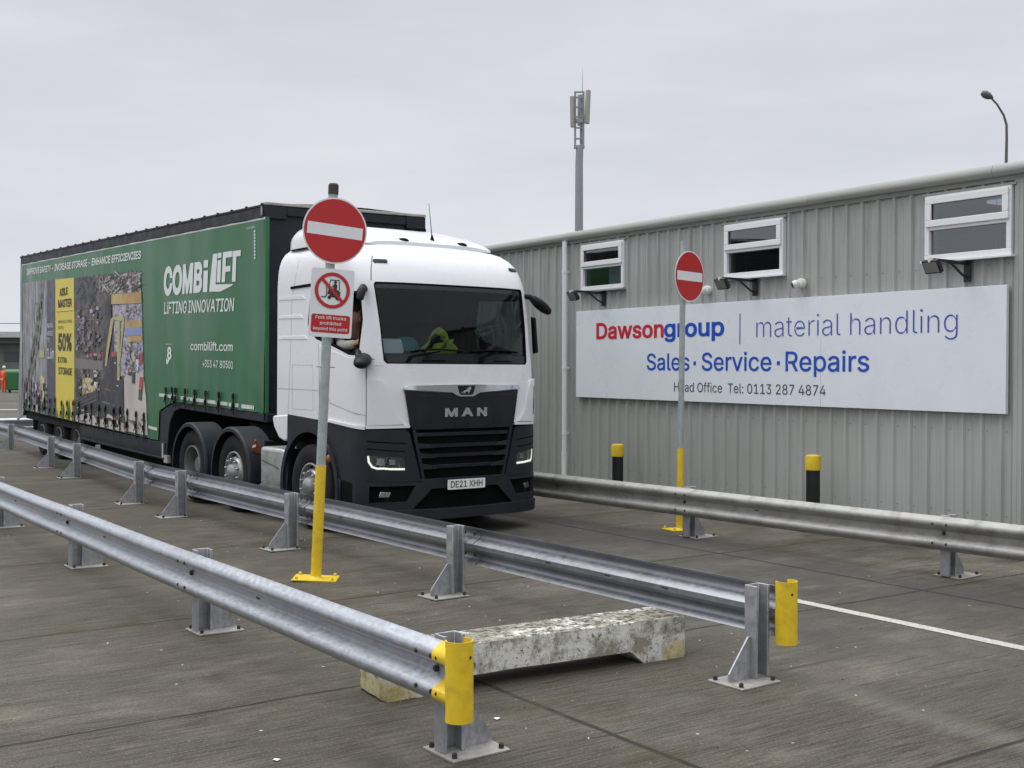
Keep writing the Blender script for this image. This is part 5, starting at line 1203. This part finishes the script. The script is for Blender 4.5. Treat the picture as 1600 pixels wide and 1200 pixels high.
pp('print_mast', [(-6.86, 3.06), (-6.65, 3.06), (-6.64, 2.66), (-6.80, 2.16), (-6.86, 1.79), (-7.14, 1.76), (-7.05, 2.62)], .014)
for lp in ([(-6.64, 2.64), (-6.41, 2.70), (-6.49, 2.60), (-6.75, 2.07), (-6.87, 1.79), (-6.98, 1.78), (-6.86, 2.16)], [(-6.56, 2.67), (-5.91, 2.69), (-5.84, 2.61), (-6.09, 2.59), (-6.45, 2.63)], [(-6.23, 2.59), (-6.09, 2.59), (-6.09, 1.58), (-6.26, 1.57)], [(-5.94, 2.61), (-5.84, 2.61), (-6.05, 1.9), (-6.13, 1.89)]): pp('print_cage', lp, .018)
pp('print_mast', [(-6.9, 1.88), (-6.6, 2.0), (-6.31, 1.98), (-6.27, 1.57), (-5.91, 1.58), (-5.88, .98), (-6.57, .92), (-7.34, 1.02), (-7.30, 1.45), (-6.94, 1.62)], .016)
pp('print_grey', [(-7.18, 1.12), (-6.68, 1.10), (-6.68, 1.125), (-7.18, 1.145)], .020); pp('print_grey', [(-6.95, 1.36), (-6.6, 1.35), (-6.6, 1.365), (-6.95, 1.38)], .020)
pp('print_red', [(-6.6, 2.05), (-6.35, 2.05), (-6.35, 1.97), (-6.6, 1.96)], .020)
for x, z, m_ in ((-5.55, 1.75, 'print_mast'), (-5.35, 1.62, 'print_mast'), (-5.15, 1.85, 'print_white'), (-4.95, 1.55, 'print_red'), (-5.0, 1.35, 'print_dark'), (-5.3, 2.0, 'print_cream'), (-5.6, 1.98, 'print_blue'), (-4.98, 1.95, 'print_red')):
    pp(m_, [(x-.1, z-.09), (x+.07, z-.10), (x+.1, z+.10), (x-.06, z+.09)], .016)
for i in range(7): pp('print_grey', [(-8.7+.22*i, 2.15), (-8.68+.22*i, 2.15), (-8.66+.20*i, 2.85), (-8.68+.20*i, 2.85)], .012)
for z in (2.2, 2.42, 2.65): pp('print_grey', [(-8.8, z), (-7.3, z-.03), (-7.3, z-.015), (-8.8, z+.015)], .012)
# small printed clutter of the warehouse picture: roof trusses, racking and goods, as one printed layer
RN = random.Random(11); CL = ['print_mast', 'print_dark', 'print_white', 'print_grey', 'print_goods', 'print_amber', 'print_blue', 'print_floor', 'print_red']
bm = nb()
def bit(x, z, w, h, a, mi):
    c, q = math.cos(a), math.sin(a); flat(bm, [[(x+u*c-v*q, z+u*q+v*c) for u, v in ((-w/2, -h/2), (w/2, -h/2), (w/2, h/2), (-w/2, h/2))]], kmap, step=5, off=.0215+.0002*RN.random(), mi=mi)
for i in range(90):                                          # trusses and roof lights
    x = RN.uniform(-7.3, -5.1); z = RN.uniform(3.12, 3.40); bit(x, z, RN.uniform(.12, .5), RN.uniform(.008, .03), RN.choice((.25, -.3, .5, .1)), RN.choice((0, 0, 0, 7, 3)))
for i in range(26): bit(RN.uniform(-8.8, -7.4), RN.uniform(2.85, 3.40), RN.uniform(.2, .6), RN.uniform(.006, .014), RN.choice((-.28, -.22, .5)), RN.choice((3, 1)))
for i in range(120):                                         # dim racking left of the mast
    x = RN.uniform(-8.85, -7.2); z = RN.uniform(1.92, 2.85); bit(x, z, RN.uniform(.03, .22), RN.uniform(.012, .07), RN.uniform(-.1, .1), RN.choice((0, 0, 1, 1, 3, 3, 4)))
for i in range(150):                                         # goods on the right
    x = RN.uniform(-5.75, -5.0); z = RN.uniform(1.72, 2.85)
    if any(abs(z-q) < .07 for q in (2.53, 2.41, 2.29)): continue
    bit(x, z, RN.uniform(.03, .14), RN.uniform(.015, .06), RN.uniform(-.15, .15), RN.choice((0, 1, 3, 3, 4, 4, 6, 7, 5, 1)))
for i in range(45): bit(RN.uniform(-8.7, -7.3), RN.uniform(1.18, 1.70), RN.uniform(.03, .2), RN.uniform(.01, .06), RN.uniform(-.3, .3), RN.choice((0, 0, 1, 3, 5, 7)))
for i in range(30): bit(RN.uniform(-8.8, -4.8), RN.uniform(.70, .95), RN.uniform(.04, .3), RN.uniform(.01, .05), RN.uniform(-.1, .35), RN.choice((0, 0, 1, 3, 7)))
for i in range(46):                                          # left rack face
    t = RN.random(); x = -11.3-1.4*t+RN.uniform(-.25, .15); z = 3.3-2.2*t+RN.uniform(-.25, .25); bit(x, z, RN.uniform(.02, .07), RN.uniform(.04, .22), RN.uniform(-.5, -.2), RN.choice((0, 3, 3, 3, 1)))
for i in range(30): bit(RN.uniform(-13.0, -12.0), RN.uniform(1.6, 3.4), RN.uniform(.2, .5), RN.uniform(.006, .012), -.55, 3)
for i in range(50): bit(RN.uniform(-13.0, -11.1), RN.uniform(.74, 1.35), RN.uniform(.03, .12), RN.uniform(.03, .18), RN.uniform(-.2, .2), RN.choice((0, 0, 3, 7, 1)))
for i in range(18): bit(RN.uniform(-6.95, -6.0), RN.uniform(1.05, 1.9), RN.uniform(.03, .14), RN.uniform(.01, .03), RN.uniform(-.1, .1), RN.choice((3, 1, 2, 1)))
build('printed_detail', bm, CL, cu, recalc=False)
# lettering on the green
bm = nb()
text(bm, 'IMPROVE SAFETY - INCREASE STORAGE - ENHANCE EFFICIENCIES', -12.69, -4.99, 3.665, 3.80, kmap, .006, 0, bold=.02, shear=.12, slope=-.035)
text(bm, 'COMB', -3.885, -2.20, 2.975, 3.435, kmap, .006, 0, bold=.040, shear=.10, step=.15, slope=.01, spacing=1.03)
def slab(x0, x1, z0, z1, sh=.10):
    return [(x0+sh*(z0-2.98), z0), (x1+sh*(z0-2.98), z0), (x1+sh*(z1-2.98), z1), (x0+sh*(z1-2.98), z1)]
for lp in (slab(-2.17, -1.98, 2.985, 3.30), slab(-2.18, -1.99, 3.345, 3.455),                                    # i
           [(-1.90, 2.985), (-1.50, 2.975), (-1.12, 3.035), (-1.0, 3.065), (-1.66, 3.085), (-1.60, 3.53), (-1.76, 3.53)],  # L with its long foot
           slab(-1.64, -1.51, 3.11, 3.43), slab(-1.64, -1.51, 3.46, 3.535),                                   # i
           [(-1.45, 3.105), (-1.33, 3.105), (-1.305, 3.25), (-1.12, 3.25), (-1.11, 3.33), (-1.30, 3.33), (-1.285, 3.45), (-1.06, 3.45), (-1.05, 3.535), (-1.40, 3.535)],  # F
           [(-1.06, 3.10), (-.93, 3.10), (-.90, 3.45), (-.76, 3.45), (-.75, 3.53), (-1.035, 3.53), (-1.04, 3.45), (-1.02, 3.45)]):
    flat(bm, [lp], kmap, step=.15, off=.006)
text(bm, 'LiFTING INNOVATION', -3.89, -.97, 2.685, 2.875, kmap, .006, 0, bold=.012, shear=.16)
text(bm, 'combilift.com', -2.66, -1.03, 2.12, 2.245, kmap, .006, 0, bold=.012); text(bm, '+353 47 80500', -2.18, -1.03, 1.872, 1.98, kmap, .006, 0, bold=.006)
text(bm, 'Deloitte.', -3.82, -3.5, 2.195, 2.215, kmap, .006, 0); text(bm, '8', -3.74, -3.52, 1.96, 2.16, kmap, .006, 0, bold=.03)
flat(bm, [[(-3.78, 1.89), (-3.71, 1.88), (-3.66, 1.92), (-3.58, 1.97), (-3.62, 2.0), (-3.70, 1.95), (-3.77, 1.98), (-3.79, 1.95)]], kmap, off=.006)
text(bm, 'combi', -.55, -.26, 3.80, 3.835, kmap, .006, 0); 
for i in range(9): flat(bm, [[(-.29, 3.74-.045*i), (-.24, 3.74-.045*i), (-.24, 3.77-.045*i), (-.29, 3.77-.045*i)]], kmap, off=.006)
build('lettering', bm, 'print_white', cu, recalc=False)
kpatch('reflective_stripe', 'stripe_grey', [(-4.10, 1.355), (-.28, 1.33), (-.28, 1.385), (-4.10, 1.405)], off=.005)
kpatch('reflective_stripe', 'stripe_grey', [(-4.66, .80), (-4.2, .79), (-4.2, .84), (-4.66, .85)], off=.005)
# straps with buckles
def strap_obj(x, zt, zb, tilt=0.):
    bm = nb(); w = .022
    rows = [Vector((x+tilt*(zt-z), -1.272-wr(x, z)*.6, z)) for z in [zt-(zt-zb)*i/8 for i in range(9)]]
    sweep(bm, [(-w, -.002), (w, -.002), (w, .003), (-w, .003)], rows, [(Vector((1, 0, 0)), Vector((0, -1, 0)))]*9, closed=True)
    c = rows[1]; box(bm, c.x-.028, c.x+.028, c.y-.012, c.y+.004, c.z-.05, c.z+.03); c = rows[4]; box(bm, c.x-.027, c.x+.027, c.y-.02, c.y+.002, c.z-.05, c.z+.02)
    tube(bm, [(c.x, c.y-.02, c.z-.05), (c.x-.02, c.y-.028, c.z-.10)], .008, 6)
    build('strap', bm, 'strap', tl)
for i, x in enumerate((-3.74, -3.47, -3.26, -2.86, -2.44, -2.0, -1.50, -.98)): strap_obj(x, 1.53-.01*(i == 0), 1.22, .25 if i == 1 else 0)
for i in range(20):
    x = -4.78-.425*i
    strap_obj(x+random.uniform(-.04, .04), 1.06+random.uniform(-.03, .03), .58, random.uniform(-.04, .04))
# frame of the body
bm = nb(); box(bm, -13.2, .02, -1.262, -1.20, ZTOP-.005, HT); box(bm, -13.2, .02, 1.20, 1.262, ZTOP-.005, HT); box(bm, -13.2, .03, -1.275, -1.262, ZTOP+.14, HT+.012)
build('cant_rail', bm, 'navy', tl, bevel=.008)
for i in range(26):
    x = -13.0+.52*i; bm = nb(); box(bm, x-.012, x+.012, -1.285, -1.25, HT+.0, HT+.026); build('roof_runner', bm, 'rust', tl)
bm = nb(); nx = 40; rows = []
for i in range(nx+1):
    x = -13.2+13.25*i/nx; rows.append([bm.verts.new((x, y, HT+.02+.05*math.cos(y/1.24*PI/2)-.012*(i % 2))) for y in (-1.24, -.8, -.3, .3, .8, 1.24)])
for a, b in zip(rows, rows[1:]):
    for k in range(5): bm.faces.new((a[k], a[k+1], b[k+1], b[k]))
build('roof_sheet', bm, 'roof_grey', tl, smooth=50)
fw = empty('front_wall'); fw.parent = tl
bm = nb(); box(bm, -.05, .01, -1.22, 1.22, 1.2, HT-.02); build('panel', bm, 'navy', fw)
bm = nb(); box(bm, -.01, .06, -1.25, -.93, ZTOP-.02, HT); box(bm, .011, .05, -.93, .93, HT-.13, HT); box(bm, -.01, .06, .93, 1.25, ZTOP-.02, HT); box(bm, .005, .05, -1.25, -1.16, 1.2, ZTOP-.022); box(bm, .005, .05, 1.16, 1.25, 1.2, ZTOP-.022); build('pillar', bm, 'dark_paint', fw, bevel=.012)
bm = nb(); box(bm, -.06, .07, -1.25, 1.25, HT+.002, HT+.042); box(bm, -.03, .005, -1.275, -1.251, ZTOP+.02, HT); build('top_edge', bm, 'roof_grey', fw, bevel=.008)
bm = nb(); tube(bm, [(.2, -.3, 1.9), (.45, -.25, 1.5), (.9, -.2, 1.35)], .02, 8); tube(bm, [(.2, .1, 1.9), (.5, .05, 1.45), (.95, 0, 1.3)], .02, 8); build('air_line', bm, 'black', fw, smooth=60)
bm = nb(); box(bm, -13.25, -13.14, -1.25, 1.25, .55, HT); build('rear_frame', bm, 'navy', tl, bevel=.01)
bm = nb(); flat(bm, [[(-13.62, .42), (-13.52, .40), (-13.45, .46), (-13.1, .55), (-13.0, .66), (-13.0, .74), (-13.12, 1.2), (-13.12, 3.9), (-13.24, 3.92), (-13.30, 2.2), (-13.46, 1.1)]], lambda x, z, o: Vector((x, -1.257-o, z)), step=.2, off=0, thick=.02); build('rear_flap', bm, 'print_rack', tl)
bm = nb(); prism(bm, [(-3.95, .40), (-3.80, .40), (-3.66, .95), (-3.45, 1.14), (-3.2, 1.20), (.10, 1.17), (.10, 1.295), (-3.38, 1.295), (-3.75, 1.21), (-4.12, 1.10), (-4.16, .62), (-4.1, .40)], lambda x, z: (x, -1.235, z), lambda x, z: (x, -.60, z)); build('gooseneck', bm, 'navy', tl, bevel=.012)
bm = nb(); prism(bm, [(-3.95, .40), (-3.80, .40), (-3.66, .95), (-3.45, 1.14), (-3.2, 1.20), (.10, 1.17), (.10, 1.295), (-3.38, 1.295), (-3.75, 1.21), (-4.12, 1.10), (-4.16, .62), (-4.1, .40)], lambda x, z: (x, .60, z), lambda x, z: (x, 1.235, z)); build('gooseneck', bm, 'navy', tl, bevel=.012)
bm = nb(); box(bm, -3.9, .05, -1.2, 1.2, 1.2, 1.28); box(bm, -13.1, -4.0, -1.2, 1.2, .60, .68); box(bm, -13.1, -4.0, -.45, .45, .30, .6); box(bm, -8.5, -4.1, -.9, .9, .10, .6); box(bm, -4.1, -3.85, -1.15, 1.15, .42, 1.2); build('deck_and_light_block', bm, 'chassis', tl)  # low wide box under the floor is added to keep light out beneath
bm = nb(); box(bm, -8.62, -3.86, -1.245, -1.205, .36, .615); box(bm, -8.62, -3.86, -1.252, -1.20, .34, .372); build('side_rail', bm, 'navy', tl, bevel=.006)
bm = nb(); box(bm, -3.99, -3.92, -1.25, -1.22, .36, .60); box(bm, -3.90, -3.72, -1.25, -1.20, .30, .42); build('corner_plate', bm, 'roof_grey', tl)
bm = nb(); box(bm, -8.62, -3.86, 1.205, 1.245, .36, .615); build('side_rail', bm, 'navy', tl, bevel=.006)
bm = nb(); flat(bm, [CUR], lambda x, z, o: Vector((x, 1.25+o, z)), step=(.5, .5), off=0); build('side_curtain', bm, 'curtain_green', tl)
for x in (-9.1, -10.4, -11.7):
    for sg in (1, -1):
        wheel('wheel', tl, (x, -sg*1.06, .42+.0191*x), R=.42, w=.27, kind='trailer', sg=sg, rimr=.25)
bm = nb()
for x in (-9.1, -10.4, -11.7): tube(bm, [(x, -1.0, .42+.0191*x), (x, 1.0, .42+.0191*x)], .07, 10)
build('axle', bm, 'chassis', tl)
bm = nb(); box(bm, -13.0, -8.7, -1.2, -1.16, .50, .66); box(bm, -12.4, -12.36, -1.2, -.8, .12, .6); build('mud_flap', bm, 'rubber', tl)

# ------------------------------------------------------------------ grit and leaf scraps scattered over the slabs
RG = random.Random(5); bm = nb()
for i in range(300):
    u_ = RG.uniform(4.2, 15); v_ = RG.choice((RG.uniform(-2.5, 8.5), RG.gauss(4.1, .5), RG.gauss(6.0, .4))); x = -AX*u_-AY*v_; y = -AY*u_+AX*v_
    r = RG.uniform(.003, .008); a = RG.uniform(0, 6.3); n = RG.randint(4, 6); top = []; botm = []
    for k in range(n):
        q = r*RG.uniform(.6, 1.2); botm.append(bm.verts.new((x+q*math.cos(a+k*2*PI/n), y+q*math.sin(a+k*2*PI/n), .0005))); top.append(bm.verts.new((x+q*.6*math.cos(a+k*2*PI/n), y+q*.6*math.sin(a+k*2*PI/n), r*.7)))
    mi = RG.choice((0, 1, 1, 1, 2)); fs = [bm.faces.new(top)]+[bm.faces.new((botm[k], botm[(k+1) % n], top[(k+1) % n], top[k])) for k in range(n)]; faces_mi(fs, mi)
for x, y, r in ((-2.32, 5.42, .035), (-.08, 6.6, .02), (-1.15, 5.9, .02)):
    f = bm.faces.new([bm.verts.new((x+r*c*q, y+r*.6*s_*q, .004+.006*(k % 2))) for k, (c, s_, q) in enumerate([(math.cos(PI*j/4), math.sin(PI*j/4), RG.uniform(.6, 1.3)) for j in range(8)])]); f.material_index = 0
o = build('grit', bm, ['sign_white', 'galv_dull', 'rust']); tag(o, 'pale grit and small scraps scattered over the concrete yard', 'grit', kind='stuff')
